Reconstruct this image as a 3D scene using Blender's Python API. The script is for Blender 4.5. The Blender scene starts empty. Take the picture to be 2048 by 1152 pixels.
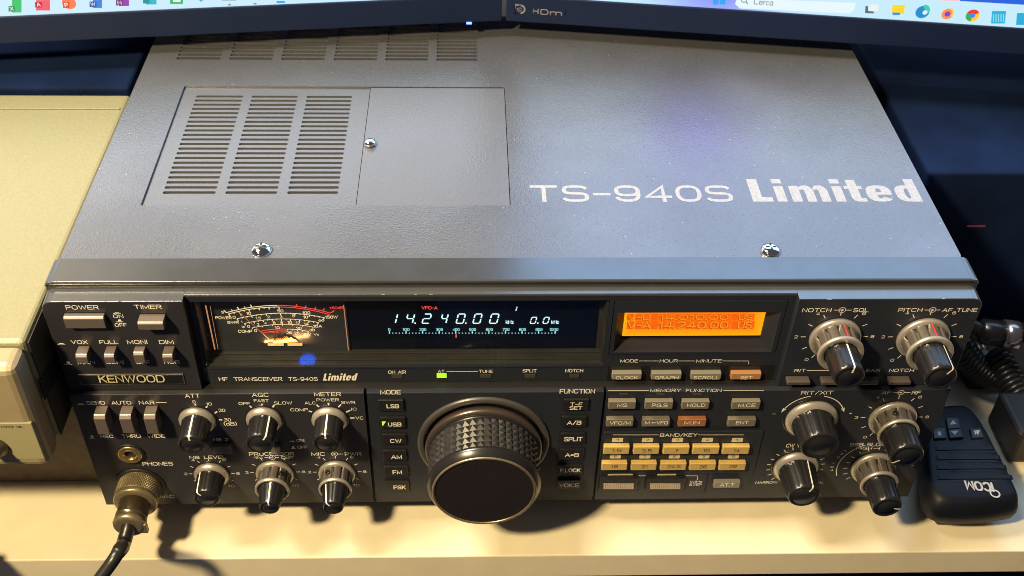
import bpy, math, random
from mathutils import Vector, Matrix, Euler
random.seed(7)
MM = 0.001
SC = bpy.context.scene
COL = SC.collection
# ------------------------------------------------------------------ camera
CAM = Vector((-21.613, -351.437, 312.746)); ROT = Euler((0.855323, -0.0232427, -0.0312358), 'XYZ'); FPX = 2222.69
cd = bpy.data.cameras.new('camera'); cam = bpy.data.objects.new('camera', cd); COL.objects.link(cam)
cam.location = CAM * MM; cam.rotation_euler = ROT
cd.sensor_width = 36; cd.lens = FPX / 2048 * 36; cd.clip_start = 0.01; cd.clip_end = 20
cd.dof.use_dof = True; cd.dof.focus_distance = 0.50; cd.dof.aperture_fstop = 18
SC.camera = cam
SC.cycles.filter_width = 0.9
# ------------------------------------------------------------------ light
w = bpy.data.worlds.new('World'); SC.world = w; w.use_nodes = True
w.node_tree.nodes['Background'].inputs[0].default_value = (0.60, 0.55, 0.62, 1)
w.node_tree.nodes['Background'].inputs[1].default_value = 0.13
LAMP = Vector((-540, -530, 770))
def area(name, loc, tgt, size, power, col, sy=None):
    l = bpy.data.lights.new(name, 'AREA'); l.size = size * MM; l.energy = power; l.color = col
    if sy: l.shape = 'RECTANGLE'; l.size_y = sy * MM
    o = bpy.data.objects.new(name, l); COL.objects.link(o); o.location = Vector(loc) * MM
    o.rotation_euler = (Vector(tgt) - Vector(loc)).to_track_quat('-Z', 'Y').to_euler()
    return o
area('desk_lamp', LAMP, (0, 40, -60), 80, 19.5, (1.0, 0.77, 0.43))
area('ceiling_lamp', (-900, 150, 1700), (0, 60, 0), 600, 66.0, (1.0, 0.86, 0.68))
SC.view_settings.view_transform = 'Standard'; SC.view_settings.look = 'None'
SC.view_settings.exposure = 0; SC.view_settings.gamma = 1
SC.view_settings.use_curve_mapping = False
# ------------------------------------------------------------------ pixel of the photo (2048 x 1152) -> point on a real plane, mm
MR = ROT.to_matrix()
def ray(px, py): return MR @ Vector(((px - 1024) / FPX, -(py - 576) / FPX, -1.0))
def onp(px, py, axis, val):
    d = ray(px, py); t = (val - CAM[axis]) / d[axis]; return CAM + d * t
def onplane(px, py, p0, n):
    d = ray(px, py); t = (p0 - CAM).dot(n) / d.dot(n); return CAM + d * t
# ------------------------------------------------------------------ materials
def new_mat(name):
    m = bpy.data.materials.new(name); m.use_nodes = True
    return m, m.node_tree, m.node_tree.nodes['Principled BSDF']
def mat(name, col, rough=0.5, metal=0.0, spec=0.5, noise=0.0, nscale=2.0, bump=0.0, bscale=0.8, coat=0.0, bkind='NOISE', smudge=0.0, speck=None, dust=False):
    m, t, b = new_mat(name); N = t.nodes; L = t.links
    b.inputs['Base Color'].default_value = (*col, 1); b.inputs['Roughness'].default_value = rough
    b.inputs['Metallic'].default_value = metal; b.inputs['Specular IOR Level'].default_value = spec
    if coat: b.inputs['Coat Weight'].default_value = coat; b.inputs['Coat Roughness'].default_value = 0.08
    tc = N.new('ShaderNodeTexCoord')
    mp = N.new('ShaderNodeMapping'); mp.inputs['Scale'].default_value = (1000, 1000, 1000); L.new(tc.outputs['Object'], mp.inputs['Vector'])
    cur = None
    if noise:
        n = N.new('ShaderNodeTexNoise'); n.inputs['Scale'].default_value = 1.0 / nscale; n.inputs['Detail'].default_value = 4
        L.new(mp.outputs[0], n.inputs['Vector'])
        r = N.new('ShaderNodeMapRange'); r.inputs[3].default_value = 1 - noise; r.inputs[4].default_value = 1 + noise
        r.inputs[1].default_value = .3; r.inputs[2].default_value = .7
        L.new(n.outputs[0], r.inputs[0])
        h = N.new('ShaderNodeMix'); h.data_type = 'RGBA'; h.blend_type = 'MULTIPLY'; h.inputs[0].default_value = 1
        h.inputs[6].default_value = (*col, 1); L.new(r.outputs[0], h.inputs[7]); cur = h.outputs[2]
    if speck:
        v = N.new('ShaderNodeTexVoronoi'); v.inputs['Scale'].default_value = 1 / 2.2; L.new(mp.outputs[0], v.inputs['Vector'])
        lt = N.new('ShaderNodeMath'); lt.operation = 'LESS_THAN'; lt.inputs[1].default_value = .16; L.new(v.outputs['Distance'], lt.inputs[0])
        g = N.new('ShaderNodeTexWhiteNoise'); L.new(v.outputs['Position'], g.inputs['Vector'])
        gt = N.new('ShaderNodeMath'); gt.operation = 'GREATER_THAN'; gt.inputs[1].default_value = .55; L.new(g.outputs['Value'], gt.inputs[0])
        mu = N.new('ShaderNodeMath'); mu.operation = 'MULTIPLY'; L.new(lt.outputs[0], mu.inputs[0]); L.new(gt.outputs[0], mu.inputs[1])
        m2 = N.new('ShaderNodeMath'); m2.operation = 'MULTIPLY'; m2.inputs[1].default_value = .55; L.new(mu.outputs[0], m2.inputs[0])
        h = N.new('ShaderNodeMix'); h.data_type = 'RGBA'; L.new(m2.outputs[0], h.inputs[0])
        if cur: L.new(cur, h.inputs[6])
        else: h.inputs[6].default_value = (*col, 1)
        h.inputs[7].default_value = (*speck, 1); cur = h.outputs[2]
    if dust:
        v = N.new('ShaderNodeTexVoronoi'); v.inputs['Scale'].default_value = 1 / 5.5; L.new(mp.outputs[0], v.inputs['Vector'])
        lt = N.new('ShaderNodeMath'); lt.operation = 'LESS_THAN'; lt.inputs[1].default_value = .045; L.new(v.outputs['Distance'], lt.inputs[0])
        h = N.new('ShaderNodeMix'); h.data_type = 'RGBA'; L.new(lt.outputs[0], h.inputs[0]); L.new(cur, h.inputs[6]); h.inputs[7].default_value = (.62, .60, .58, 1); cur = h.outputs[2]
        n = N.new('ShaderNodeTexNoise'); n.inputs['Scale'].default_value = 1 / 60; n.inputs['Detail'].default_value = 5; L.new(mp.outputs[0], n.inputs['Vector'])
        q = N.new('ShaderNodeMapRange'); q.inputs[1].default_value = .35; q.inputs[2].default_value = .65; q.inputs[3].default_value = .9; q.inputs[4].default_value = 1.08; L.new(n.outputs[0], q.inputs[0])
        h = N.new('ShaderNodeMix'); h.data_type = 'RGBA'; h.blend_type = 'MULTIPLY'; h.inputs[0].default_value = 1; L.new(cur, h.inputs[6]); L.new(q.outputs[0], h.inputs[7]); cur = h.outputs[2]
    if cur: L.new(cur, b.inputs['Base Color'])
    if smudge:
        n = N.new('ShaderNodeTexNoise'); n.inputs['Scale'].default_value = 1 / 35; n.inputs['Detail'].default_value = 6
        L.new(mp.outputs[0], n.inputs['Vector'])
        r = N.new('ShaderNodeMapRange'); r.inputs[1].default_value = .3; r.inputs[2].default_value = .7
        r.inputs[3].default_value = rough - smudge; r.inputs[4].default_value = rough + smudge
        L.new(n.outputs[0], r.inputs[0]); L.new(r.outputs[0], b.inputs['Roughness'])
    if bump:
        if bkind == 'NOISE':
            n = N.new('ShaderNodeTexNoise'); n.inputs['Scale'].default_value = 1 / bscale; n.inputs['Detail'].default_value = 2; o = n.outputs[0]
        else:
            n = N.new('ShaderNodeTexVoronoi'); n.feature = 'SMOOTH_F1'; n.inputs['Scale'].default_value = 1 / bscale; o = n.outputs['Distance']
        L.new(mp.outputs[0], n.inputs['Vector'])
        bp = N.new('ShaderNodeBump'); bp.inputs['Strength'].default_value = bump; bp.inputs['Distance'].default_value = bscale * 0.3 * MM
        L.new(o, bp.inputs['Height']); L.new(bp.outputs[0], b.inputs['Normal'])
    return m
def emit(name, col, s=1.0):
    m, t, b = new_mat(name)
    b.inputs['Base Color'].default_value = (0.01, 0.01, 0.01, 1); b.inputs['Roughness'].default_value = .3
    b.inputs['Emission Color'].default_value = (*col, 1); b.inputs['Emission Strength'].default_value = s
    return m
M = {}
M['top'] = mat('textured_grey_enamel', (.178, .188, .212), .27, 0.55, .8, dust=True, noise=.07, nscale=1.0, bump=.48, bscale=.75, bkind='V', speck=(.10, .085, .08), smudge=.05)
M['hatch'] = mat('textured_grey_enamel_hatch', (.188, .197, .220), .32, 0.5, .8, noise=.06, nscale=1.0, bump=.4, bscale=.8, bkind='V', smudge=.05)
M['slotfloor'] = mat('inner_grille_metal', (.085, .062, .045), .6, .1, .3)
M['cap'] = mat('satin_grey_trim', (.165, .172, .18), .2, 0.8, .5, noise=.05, nscale=12, smudge=.05, bump=.05, bscale=.35)
M['panel'] = mat('dark_grey_panel_paint', (.027, .027, .034), .42, 0.0, .32, noise=.10, nscale=.5, bump=.12, bscale=.3, smudge=.06)
M['panel2'] = mat('dark_grey_panel_paint_b', (.021, .0245, .035), .40, 0.0, .32, noise=.08, nscale=.5, bump=.1, bscale=.3, smudge=.06)
M['edge'] = mat('worn_panel_edge', (.12, .115, .10), .35, .3, .6)
M['black'] = mat('black_plastic', (.012, .012, .013), .28, 0, .55, smudge=.07)
M['grip'] = mat('dial_grip_rubbed_black', (.019, .0185, .018), .38, 0, .55, noise=.3, nscale=3)
M['blackmat'] = mat('matt_black_plastic', (.014, .013, .013), .5, 0, .4, noise=.15, nscale=1)
M['dialface'] = mat('dial_face_aluminium', (.020, .016, .018), .38, 0, .4, noise=.1, nscale=3)
M['flange'] = mat('dial_flange', (.13, .10, .085), .3, .7, .5)
M['ring'] = mat('dial_ring_grey', (.10, .095, .088), .33, .4, .6)
M['silver'] = mat('satin_aluminium', (.50, .46, .40), .36, .6, .5, noise=.05, nscale=.6, smudge=.05)
M['silverd'] = mat('fluted_aluminium', (.22, .195, .17), .27, .7, .5, noise=.06, nscale=.6)
M['chrome'] = mat('polished_chrome', (.8, .8, .8), .08, 1, .5)
M['lever'] = mat('brown_grey_lever', (.20, .165, .15), .30, .45, .6, noise=.05, nscale=.5)
M['white'] = mat('cream_print', (.93, .90, .76), .55)
M['chip'] = mat('bare_metal_chip', (.40, .38, .33), .4, .3)
M['decal'] = mat('white_decal', (.33, .34, .37), .42, 0, .5, noise=.14, nscale=1.5)
M['red'] = mat('red_print', (.75, .04, .05), .4)
M['keygrey'] = mat('olive_grey_key', (.17, .152, .115), .42, 0, .5, noise=.04, nscale=.7)
M['keygrey2'] = mat('pale_grey_key', (.24, .225, .185), .42, 0, .5, noise=.04, nscale=.7)
M['keycream'] = mat('cream_key', (.60, .42, .13), .42, 0, .5, noise=.04, nscale=.7)
M['keybrown'] = mat('brown_key', (.33, .135, .05), .42, 0, .5, noise=.04, nscale=.7)
M['keyset'] = mat('tan_brown_key', (.44, .22, .10), .42, 0, .5)
M['keyblack'] = mat('black_key', (.016, .016, .016), .32, 0, .5, noise=.1, nscale=.7)
M['keydark'] = mat('dark_brown_key', (.085, .070, .062), .3, .1, .6)
M['tag'] = mat('cream_tag', (.70, .62, .40), .5)
M['darkprint'] = mat('dark_print', (.05, .04, .03), .5)
M['brass'] = mat('aged_brass', (.55, .42, .20), .28, .9, .5, noise=.1, nscale=1.5)
M['nickel'] = mat('dull_nickel', (.33, .275, .17), .34, .7, .5, noise=.15, nscale=1.5, smudge=.08)
M['nickeld'] = mat('darker_nickel', (.15, .125, .08), .3, .7, .5, noise=.15, nscale=2)
M['cable'] = mat('black_cable_rubber', (.014, .014, .012), .33, 0, .5)
M['desk'] = mat('cream_desk_laminate', (.80, .72, .52), .42, 0, .4, noise=.035, nscale=14, bump=.05, bscale=1.1, smudge=.1)
M['beige'] = mat('beige_textured_metal', (.25, .24, .135), .42, 0, .5, noise=.05, nscale=1.6, bump=.25, bscale=1.3, bkind='V')
M['beigef'] = mat('beige_front_casting', (.34, .28, .165), .38, 0, .5, noise=.04, nscale=6, bump=.05, bscale=1)
M['beigep'] = mat('cream_front_plate', (.37, .34, .19), .45, 0, .4)
M['riser'] = mat('brown_wooden_riser', (.10, .075, .055), .55, 0, .4, noise=.2, nscale=5)
M['trimlow'] = mat('satin_grey_lower_trim', (.19, .195, .20), .22, 0.75, .5, noise=.05, nscale=12, bump=.05, bscale=.35)
M['boxside'] = mat('beige_side_painted_shade', (.055, .052, .040), .5, 0, .4, noise=.1, nscale=8)  # shade on the box's right side, put in as a darker colour
M['vent'] = mat('dark_vent_grille', (.006, .007, .012), .6)
M['monitor'] = mat('monitor_plastic_with_haze', (.010, .019, .060), .42, 0, .25, smudge=.06)  # black plastic with blue screen-glare haze mixed into the base colour
M['mlogo'] = mat('monitor_grey_print', (.30, .30, .33), .5)
M['navy'] = mat('dark_blue_wall', (.006, .018, .07), .7, 0, .3, noise=.5, nscale=120)
M['hazenavy'] = mat('navy_haze_backdrop', (.004, .012, .043), .85, 0, .1, noise=.3, nscale=40)  # screen-glare haze over the dark room, painted as a navy base
M['micbody'] = mat('microphone_black_plastic', (.0045, .006, .011), .5, 0, .3, noise=.1, nscale=.8, bump=.1, bscale=.4)
M['mickey'] = mat('microphone_rubber_key', (.014, .017, .026), .45)
M['micprint'] = mat('microphone_white_print', (.55, .55, .55), .5)
M['meterbox'] = mat('meter_scale_black', (.045, .047, .052), .28, 0, .5, noise=.25, nscale=20)
M['disp'] = mat('display_filter_navy', (.0035, .006, .017), .16, 0, .6, noise=.2, nscale=30)
M['inner'] = mat('display_well_grey', (.050, .050, .046), .35, .1, .5, noise=.2, nscale=14)
M['edgelit'] = emit('meter_edge_glow', (.85, .36, .15), .8)
M['meterprint'] = emit('meter_lit_print', (1.0, .74, .38), 1.3)
M['meterred'] = emit('meter_lit_red', (1.0, .08, .05), 1.2)
M['metergold'] = emit('meter_lamp_glow', (1.0, .52, .15), 1.3)
M['needle'] = emit('meter_needle_lit', (.85, .30, .16), .55)
M['vfd'] = emit('display_digits_blue_white', (.62, .95, .97), 1.5)
M['vfds'] = emit('display_scale_cyan', (.40, .85, .88), 1.1)
M['vfdr'] = emit('display_red', (1.0, .10, .06), 1.2)
M['green'] = emit('green_led_lit', (.42, 1.0, .02), 1.4)
M['greenw'] = emit('green_led_corner', (.55, 1.0, .06), 1.1)
M['leddark'] = mat('unlit_led', (.055, .052, .050), .3)
M['lcdc'] = emit('lcd_cells', (1.0, .135, .0), .93)
M['lcdt'] = emit('lcd_dark_segments', (.72, .11, .0), .7)
M['lcdl'] = emit('lcd_pale_edges', (1.0, .31, .02), 1.0)
def lcd_mat():
    m, t, b = new_mat('lcd_orange_backlight'); N = t.nodes; L = t.links
    b.inputs['Base Color'].default_value = (.02, .01, .0, 1); b.inputs['Roughness'].default_value = .2
    g = N.new('ShaderNodeTexCoord'); s = N.new('ShaderNodeSeparateXYZ'); L.new(g.outputs['Generated'], s.inputs[0])
    def edge(sock, lo):
        a = N.new('ShaderNodeMath'); a.operation = 'SUBTRACT'; a.inputs[1].default_value = .5; L.new(sock, a.inputs[0])
        c = N.new('ShaderNodeMath'); c.operation = 'ABSOLUTE'; L.new(a.outputs[0], c.inputs[0])
        r = N.new('ShaderNodeMapRange'); r.inputs[1].default_value = lo; r.inputs[2].default_value = .5; L.new(c.outputs[0], r.inputs[0]); return r.outputs[0]
    a = N.new('ShaderNodeMath'); a.operation = 'MAXIMUM'; L.new(edge(s.outputs[0], .34), a.inputs[0]); L.new(edge(s.outputs[2], .15), a.inputs[1])
    c = N.new('ShaderNodeMix'); c.data_type = 'RGBA'; c.inputs[6].default_value = (1.0, .17, .0, 1); c.inputs[7].default_value = (1.0, .42, .005, 1)
    L.new(a.outputs[0], c.inputs[0]); L.new(c.outputs[2], b.inputs['Emission Color']); b.inputs['Emission Strength'].default_value = 1.05
    return m
M['lcd'] = lcd_mat()
def glass_mat():
    m = bpy.data.materials.new('window_glass'); m.use_nodes = True; t = m.node_tree; N = t.nodes; L = t.links
    N.remove(N['Principled BSDF']); out = N['Material Output']
    tr = N.new('ShaderNodeBsdfTransparent'); tr.inputs[0].default_value = (.93, .94, .95, 1)
    g = N.new('ShaderNodeBsdfGlossy'); g.inputs['Roughness'].default_value = .03
    f = N.new('ShaderNodeValue'); f.outputs[0].default_value = .035
    mx = N.new('ShaderNodeMixShader'); L.new(f.outputs[0], mx.inputs[0]); L.new(tr.outputs[0], mx.inputs[1]); L.new(g.outputs[0], mx.inputs[2])
    L.new(mx.outputs[0], out.inputs[0]); return m
M['glass'] = glass_mat()
def screen_mat(name, stops, s=1.0, blob=None, up=2.0):
    # content of the lit screen: bands by height above its lower edge, with soft coloured wallpaper
    m, t, b = new_mat(name); N = t.nodes; L = t.links
    b.inputs['Base Color'].default_value = (.01, .01, .01, 1); b.inputs['Roughness'].default_value = .35
    g = N.new('ShaderNodeTexCoord'); sp = N.new('ShaderNodeSeparateXYZ'); L.new(g.outputs['Object'], sp.inputs[0])
    r = N.new('ShaderNodeMapRange'); r.inputs[1].default_value = 0; r.inputs[2].default_value = .34; L.new(sp.outputs[2], r.inputs[0])
    cr = N.new('ShaderNodeValToRGB'); e = cr.color_ramp.elements
    e[0].position = stops[0][0]; e[0].color = (*stops[0][1], 1); e[1].position = stops[-1][0]; e[1].color = (*stops[-1][1], 1)
    for p, c in stops[1:-1]:
        k = e.new(p); k.color = (*c, 1)
    L.new(r.outputs[0], cr.inputs[0]); cur = cr.outputs[0]
    if blob:
        dn = N.new('ShaderNodeVectorMath'); dn.operation = 'DISTANCE'; dn.inputs[1].default_value = tuple(blob[0]); L.new(g.outputs['Object'], dn.inputs[0])
        r2 = N.new('ShaderNodeMapRange'); r2.interpolation_type = 'SMOOTHSTEP'; r2.inputs[1].default_value = blob[2]; r2.inputs[2].default_value = 0; L.new(dn.outputs['Value'], r2.inputs[0])
        h = N.new('ShaderNodeMix'); h.data_type = 'RGBA'; L.new(r2.outputs[0], h.inputs[0]); L.new(cur, h.inputs[6]); h.inputs[7].default_value = (*blob[1], 1); cur = h.outputs[2]
    L.new(cur, b.inputs['Emission Color'])
    q = N.new('ShaderNodeMapRange'); q.inputs[1].default_value = .022; q.inputs[2].default_value = .026; q.inputs[3].default_value = s; q.inputs[4].default_value = up
    L.new(sp.outputs[2], q.inputs[0]); L.new(q.outputs[0], b.inputs['Emission Strength'])
    return m
# ------------------------------------------------------------------ mesh helpers (all lengths in mm, world axes: x right, y away, z up)
class MB:
    def __init__(s): s.v = []; s.f = []; s.sm = []
    def add(s, vs, fs, smooth=False):
        b = len(s.v); s.v += [Vector(v) for v in vs]; s.f += [tuple(i + b for i in f) for f in fs]; s.sm += [smooth] * len(fs); return s
    def box(s, x0, x1, y0, y1, z0, z1, b=0.0):
        if x1 < x0: x0, x1 = x1, x0
        if y1 < y0: y0, y1 = y1, y0
        if z1 < z0: z0, z1 = z1, z0
        if b <= 0:
            vs = [(x, y, z) for x in (x0, x1) for y in (y0, y1) for z in (z0, z1)]
            s.add(vs, [(0, 1, 3, 2), (4, 6, 7, 5), (0, 4, 5, 1), (2, 3, 7, 6), (0, 2, 6, 4), (1, 5, 7, 3)]); return s
        import bmesh
        bm = bmesh.new()
        q = [bm.verts.new((x, y, z)) for x in (x0, x1) for y in (y0, y1) for z in (z0, z1)]
        for f in [(0, 1, 3, 2), (4, 6, 7, 5), (0, 4, 5, 1), (2, 3, 7, 6), (0, 2, 6, 4), (1, 5, 7, 3)]: bm.faces.new([q[i] for i in f])
        bmesh.ops.bevel(bm, geom=list(bm.edges), offset=b, segments=3 if b > .5 else 2, profile=.5, affect='EDGES')
        bm.verts.index_update(); s.add([v.co.copy() for v in bm.verts], [[v.index for v in f.verts] for f in bm.faces]); bm.free(); return s
    def quad(s, pts): return s.add(pts, [tuple(range(len(pts)))])
    def lathe(s, prof, c=(0, 0, 0), n=48, smooth=True, mod=None, cap0=True, cap1=True):
        # profile rows (radius, y); axis along y; mod(i, angle) multiplies the radius
        cx, cy, cz = c; vs = []
        for i, (r, y) in enumerate(prof):
            for k in range(n):
                a = 2 * math.pi * k / n; q = r * (mod(i, a) if mod else 1)
                vs.append((cx + q * math.sin(a), cy + y, cz + q * math.cos(a)))
        fs = []
        for i in range(len(prof) - 1):
            for k in range(n):
                k2 = (k + 1) % n; fs.append((i * n + k, i * n + k2, (i + 1) * n + k2, (i + 1) * n + k))
        b = len(s.v); s.add(vs, fs, smooth)
        ends = []
        if cap0: ends.append(tuple(range(n - 1, -1, -1)))
        if cap1: ends.append(tuple((len(prof) - 1) * n + k for k in range(n)))
        for e in ends: s.f.append(tuple(i + b for i in e)); s.sm.append(False)
        return s
    def tube(s, pts, rad, n=12, closed_ends=True):
        pts = [Vector(p) for p in pts]; rr = rad if isinstance(rad, (list, tuple)) else [rad] * len(pts); vs = []
        up = Vector((0, 0, 1)); prev = None
        for i, p in enumerate(pts):
            d = (pts[min(i + 1, len(pts) - 1)] - pts[max(i - 1, 0)]).normalized()
            if prev is None:
                a = d.cross(up); a = a.normalized() if a.length > 1e-3 else Vector((1, 0, 0))
            else: a = (prev - d * prev.dot(d)).normalized()
            prev = a; b = d.cross(a)
            for k in range(n):
                t = 2 * math.pi * k / n; vs.append(p + (a * math.cos(t) + b * math.sin(t)) * rr[i])
        fs = [(i * n + k, i * n + (k + 1) % n, (i + 1) * n + (k + 1) % n, (i + 1) * n + k) for i in range(len(pts) - 1) for k in range(n)]
        b0 = len(s.v); s.add(vs, fs, True)
        if closed_ends:
            s.f.append(tuple(b0 + k for k in range(n - 1, -1, -1))); s.f.append(tuple(b0 + (len(pts) - 1) * n + k for k in range(n))); s.sm += [False, False]
        return s
    def prism(s, poly, axis, a0, a1):
        # poly of 2-D points in the two other axes, extruded along axis between a0 and a1
        n = len(poly)
        def mk(p, a): q = list(p); q.insert(axis, a); return tuple(q)
        vs = [mk(p, a0) for p in poly] + [mk(p, a1) for p in poly]
        fs = [tuple(range(n - 1, -1, -1)), tuple(range(n, 2 * n))] + [(i, (i + 1) % n, n + (i + 1) % n, n + i) for i in range(n)]
        return s.add(vs, fs)
    def strip(s, pts, wd, nrm):
        # flat ribbon following pts
        pts = [Vector(p) for p in pts]; vs = []
        for i, p in enumerate(pts):
            d = (pts[min(i + 1, len(pts) - 1)] - pts[max(i - 1, 0)]).normalized(); a = d.cross(nrm).normalized() * wd / 2
            vs += [p + a, p - a]
        return s.add(vs, [(2 * i, 2 * i + 1, 2 * i + 3, 2 * i + 2) for i in range(len(pts) - 1)])
WORLD = {}
def obj(name, mb, material, parent=None, origin=None, bevel=0, fixn=True):
    po = WORLD.get(parent.name, Vector((0, 0, 0))) if parent else Vector((0, 0, 0))
    og = Vector(origin) if origin is not None else po
    me = bpy.data.meshes.new(name); me.from_pydata([(v - og) * MM for v in mb.v], [], mb.f)
    me.materials.append(M[material] if isinstance(material, str) else material)
    me.polygons.foreach_set('use_smooth', mb.sm); me.update()
    if fixn:
        import bmesh
        bm = bmesh.new(); bm.from_mesh(me); bmesh.ops.recalc_face_normals(bm, faces=bm.faces); bm.to_mesh(me); bm.free()
    o = bpy.data.objects.new(name, me); COL.objects.link(o)
    if parent: o.parent = parent
    o.location = (og - po) * MM; WORLD[o.name] = og
    if bevel:
        md = o.modifiers.new('bevel', 'BEVEL'); md.width = bevel * MM; md.segments = 2; md.limit_method = 'ANGLE'; md.angle_limit = math.radians(40)
    return o
def thing(name, label, cat, loc, group=None):
    o = bpy.data.objects.new(name, None); COL.objects.link(o); o.location = Vector(loc) * MM; WORLD[o.name] = Vector(loc)
    o.empty_display_size = .02; o['label'] = label; o['category'] = cat
    if group: o['group'] = group
    return o
# stroke lettering: a wide sans drawn as centre lines, so that it keeps one stroke width
def _se(cx, cy, rx, ry, a0, a1, n=16, p=2.6):
    out = []
    for i in range(n + 1):
        t = math.radians(a0 + (a1 - a0) * i / n); c, s = math.cos(t), math.sin(t)
        out.append((cx + rx * math.copysign(abs(c) ** (2 / p), c), cy + ry * math.copysign(abs(s) ** (2 / p), s)))
    return out
_O = lambda w: [_se(w / 2, .5, w / 2, .5, 90, 450, 28)]
G = {'A': (.95, [[(0, 0), (.475, 1), (.95, 0)], [(.16, .32), (.79, .32)]]), 'B': (.85, [[(0, 0), (0, 1), (.6, 1)] + _se(.6, .76, .22, .24, 90, -90, 8) + [(0, .52)], [(.6, .52)] + _se(.6, .26, .25, .26, 90, -90, 8) + [(0, 0)]]),
     'C': (.9, [_se(.45, .5, .45, .5, 38, 322, 24)]), 'D': (.9, [[(0, 0), (0, 1)] + _se(.45, .5, .45, .5, 90, -90, 14) + [(0, 0)]]), 'E': (.75, [[(.75, 1), (0, 1), (0, 0), (.75, 0)], [(0, .52), (.68, .52)]]), 'F': (.72, [[(.72, 1), (0, 1), (0, 0)], [(0, .5), (.64, .5)]]),
     'G': (.92, [_se(.46, .5, .46, .5, 42, 360, 24)[:-2] + [(.92, .45), (.5, .45)], [(.92, .45), (.92, .02)]]), 'H': (.85, [[(0, 0), (0, 1)], [(.85, 0), (.85, 1)], [(0, .52), (.85, .52)]]), 'I': (.02, [[(.01, 0), (.01, 1)]]),
     'K': (.82, [[(0, 0), (0, 1)], [(.78, 1), (.04, .42)], [(.28, .62), (.82, 0)]]), 'L': (.7, [[(0, 1), (0, 0), (.7, 0)]]), 'M': (1.02, [[(0, 0), (0, 1), (.51, .12), (1.02, 1), (1.02, 0)]]), 'N': (.86, [[(0, 0), (0, 1), (.86, 0), (.86, 1)]]),
     'O': (.95, _O(.95)), 'P': (.8, [[(0, 0), (0, 1), (.52, 1)] + _se(.52, .73, .28, .27, 90, -90, 8) + [(0, .46)]]), 'Q': (.95, _O(.95) + [[(.58, .25), (.98, -.05)]]), 'R': (.84, [[(0, 0), (0, 1), (.55, 1)] + _se(.55, .74, .28, .26, 90, -90, 8) + [(0, .48)], [(.45, .48), (.84, 0)]]),
     'S': (.84, [_se(.42, .755, .40, .245, 25, 270, 16, 2.9) + _se(.42, .255, .42, .255, 90, -155, 16, 2.9)]), 'T': (.86, [[(0, 1), (.86, 1)], [(.43, 1), (.43, 0)]]), 'U': (.86, [[(0, 1), (0, .4)] + _se(.43, .4, .43, .4, 180, 360, 12) + [(.86, 1)]]), 'V': (.92, [[(0, 1), (.46, 0), (.92, 1)]]),
     'W': (1.28, [[(0, 1), (.32, 0), (.64, .95), (.96, 0), (1.28, 1)]]), 'X': (.85, [[(0, 0), (.85, 1)], [(0, 1), (.85, 0)]]), 'Y': (.88, [[(0, 1), (.44, .45), (.88, 1)], [(.44, .45), (.44, 0)]]), 'Z': (.8, [[(0, 1), (.8, 1), (0, 0), (.8, 0)]]),
     '0': (.8, _O(.8)), '1': (.34, [[(0, .78), (.3, 1), (.3, 0)]]), '2': (.8, [_se(.4, .72, .38, .28, 165, -40, 12) + [(0, 0), (.8, 0)]]), '3': (.8, [_se(.4, .765, .36, .235, 155, -90, 12), _se(.4, .27, .4, .27, 90, -155, 14)]),
     '4': (.85, [[(.62, 0), (.62, 1), (0, .27), (.52, .27)], [(.5, .27), (.85, .27)]]), '5': (.8, [[(.74, 1), (.1, 1), (.04, .5)] + _se(.4, .32, .4, .32, 130, -150, 14)]), '6': (.8, [_se(.4, .31, .4, .31, 90, 450, 20), [(.0, .32)] + _se(.42, .5, .42, .5, 180, 35, 12)]),
     '7': (.78, [[(0, 1), (.78, 1), (.25, 0)]]), '8': (.8, [_se(.4, .76, .34, .24, 90, 450, 18), _se(.4, .26, .4, .26, 90, 450, 18)]), '9': (.8, [_se(.4, .69, .4, .31, 90, 450, 20), [(.8, .68)] + _se(.38, .5, .42, .5, 0, -145, 12)]),
     '.': (.04, [[(0, 0), (.06, 0)]]), '-': (.5, [[(0, .45), (.5, .45)]]), '+': (.6, [[(0, .45), (.6, .45)], [(.3, .12), (.3, .78)]]), '/': (.55, [[(0, -.05), (.55, 1.05)]]), '=': (.5, [[(0, .33), (.5, .33)], [(0, .6), (.5, .6)]]), '(': (.2, [[(.2, 1.1), (0, .7), (0, .3), (.2, -.1)]]), ')': (.2, [[(0, 1.1), (.2, .7), (.2, .3), (0, -.1)]]),
     'd': (.66, [[(.66, 1), (.66, 0)], _se(.33, .33, .33, .33, 90, 450, 16)]), 'k': (.6, [[(0, 0), (0, 1)], [(.55, .66), (.04, .28)], [(.22, .42), (.6, 0)]]), 'z': (.55, [[(0, .64), (.55, .64), (0, 0), (.55, 0)]]), 'c': (.6, [_se(.3, .33, .3, .33, 40, 320, 12)]), 'r': (.36, [[(0, 0), (0, .66)], [(0, .4), (.12, .6), (.36, .66)]]), 'a': (.62, [[(.6, .66), (.6, 0)], _se(.3, .33, .3, .33, 90, 450, 16)]), 'e': (.64, [[(.02, .33), (.64, .33)] + _se(.32, .33, .32, .33, 0, 315, 14)]), 'm': (1.0, [[(0, 0), (0, .66)], [(0, .5), (.15, .66), (.4, .66), (.5, .5), (.5, 0)], [(.5, .5), (.65, .66), (.9, .66), (1.0, .5), (1.0, 0)]]), 'i': (.02, [[(.01, 0), (.01, .66)], [(.01, .9), (.01, 1.0)]])}
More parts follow.
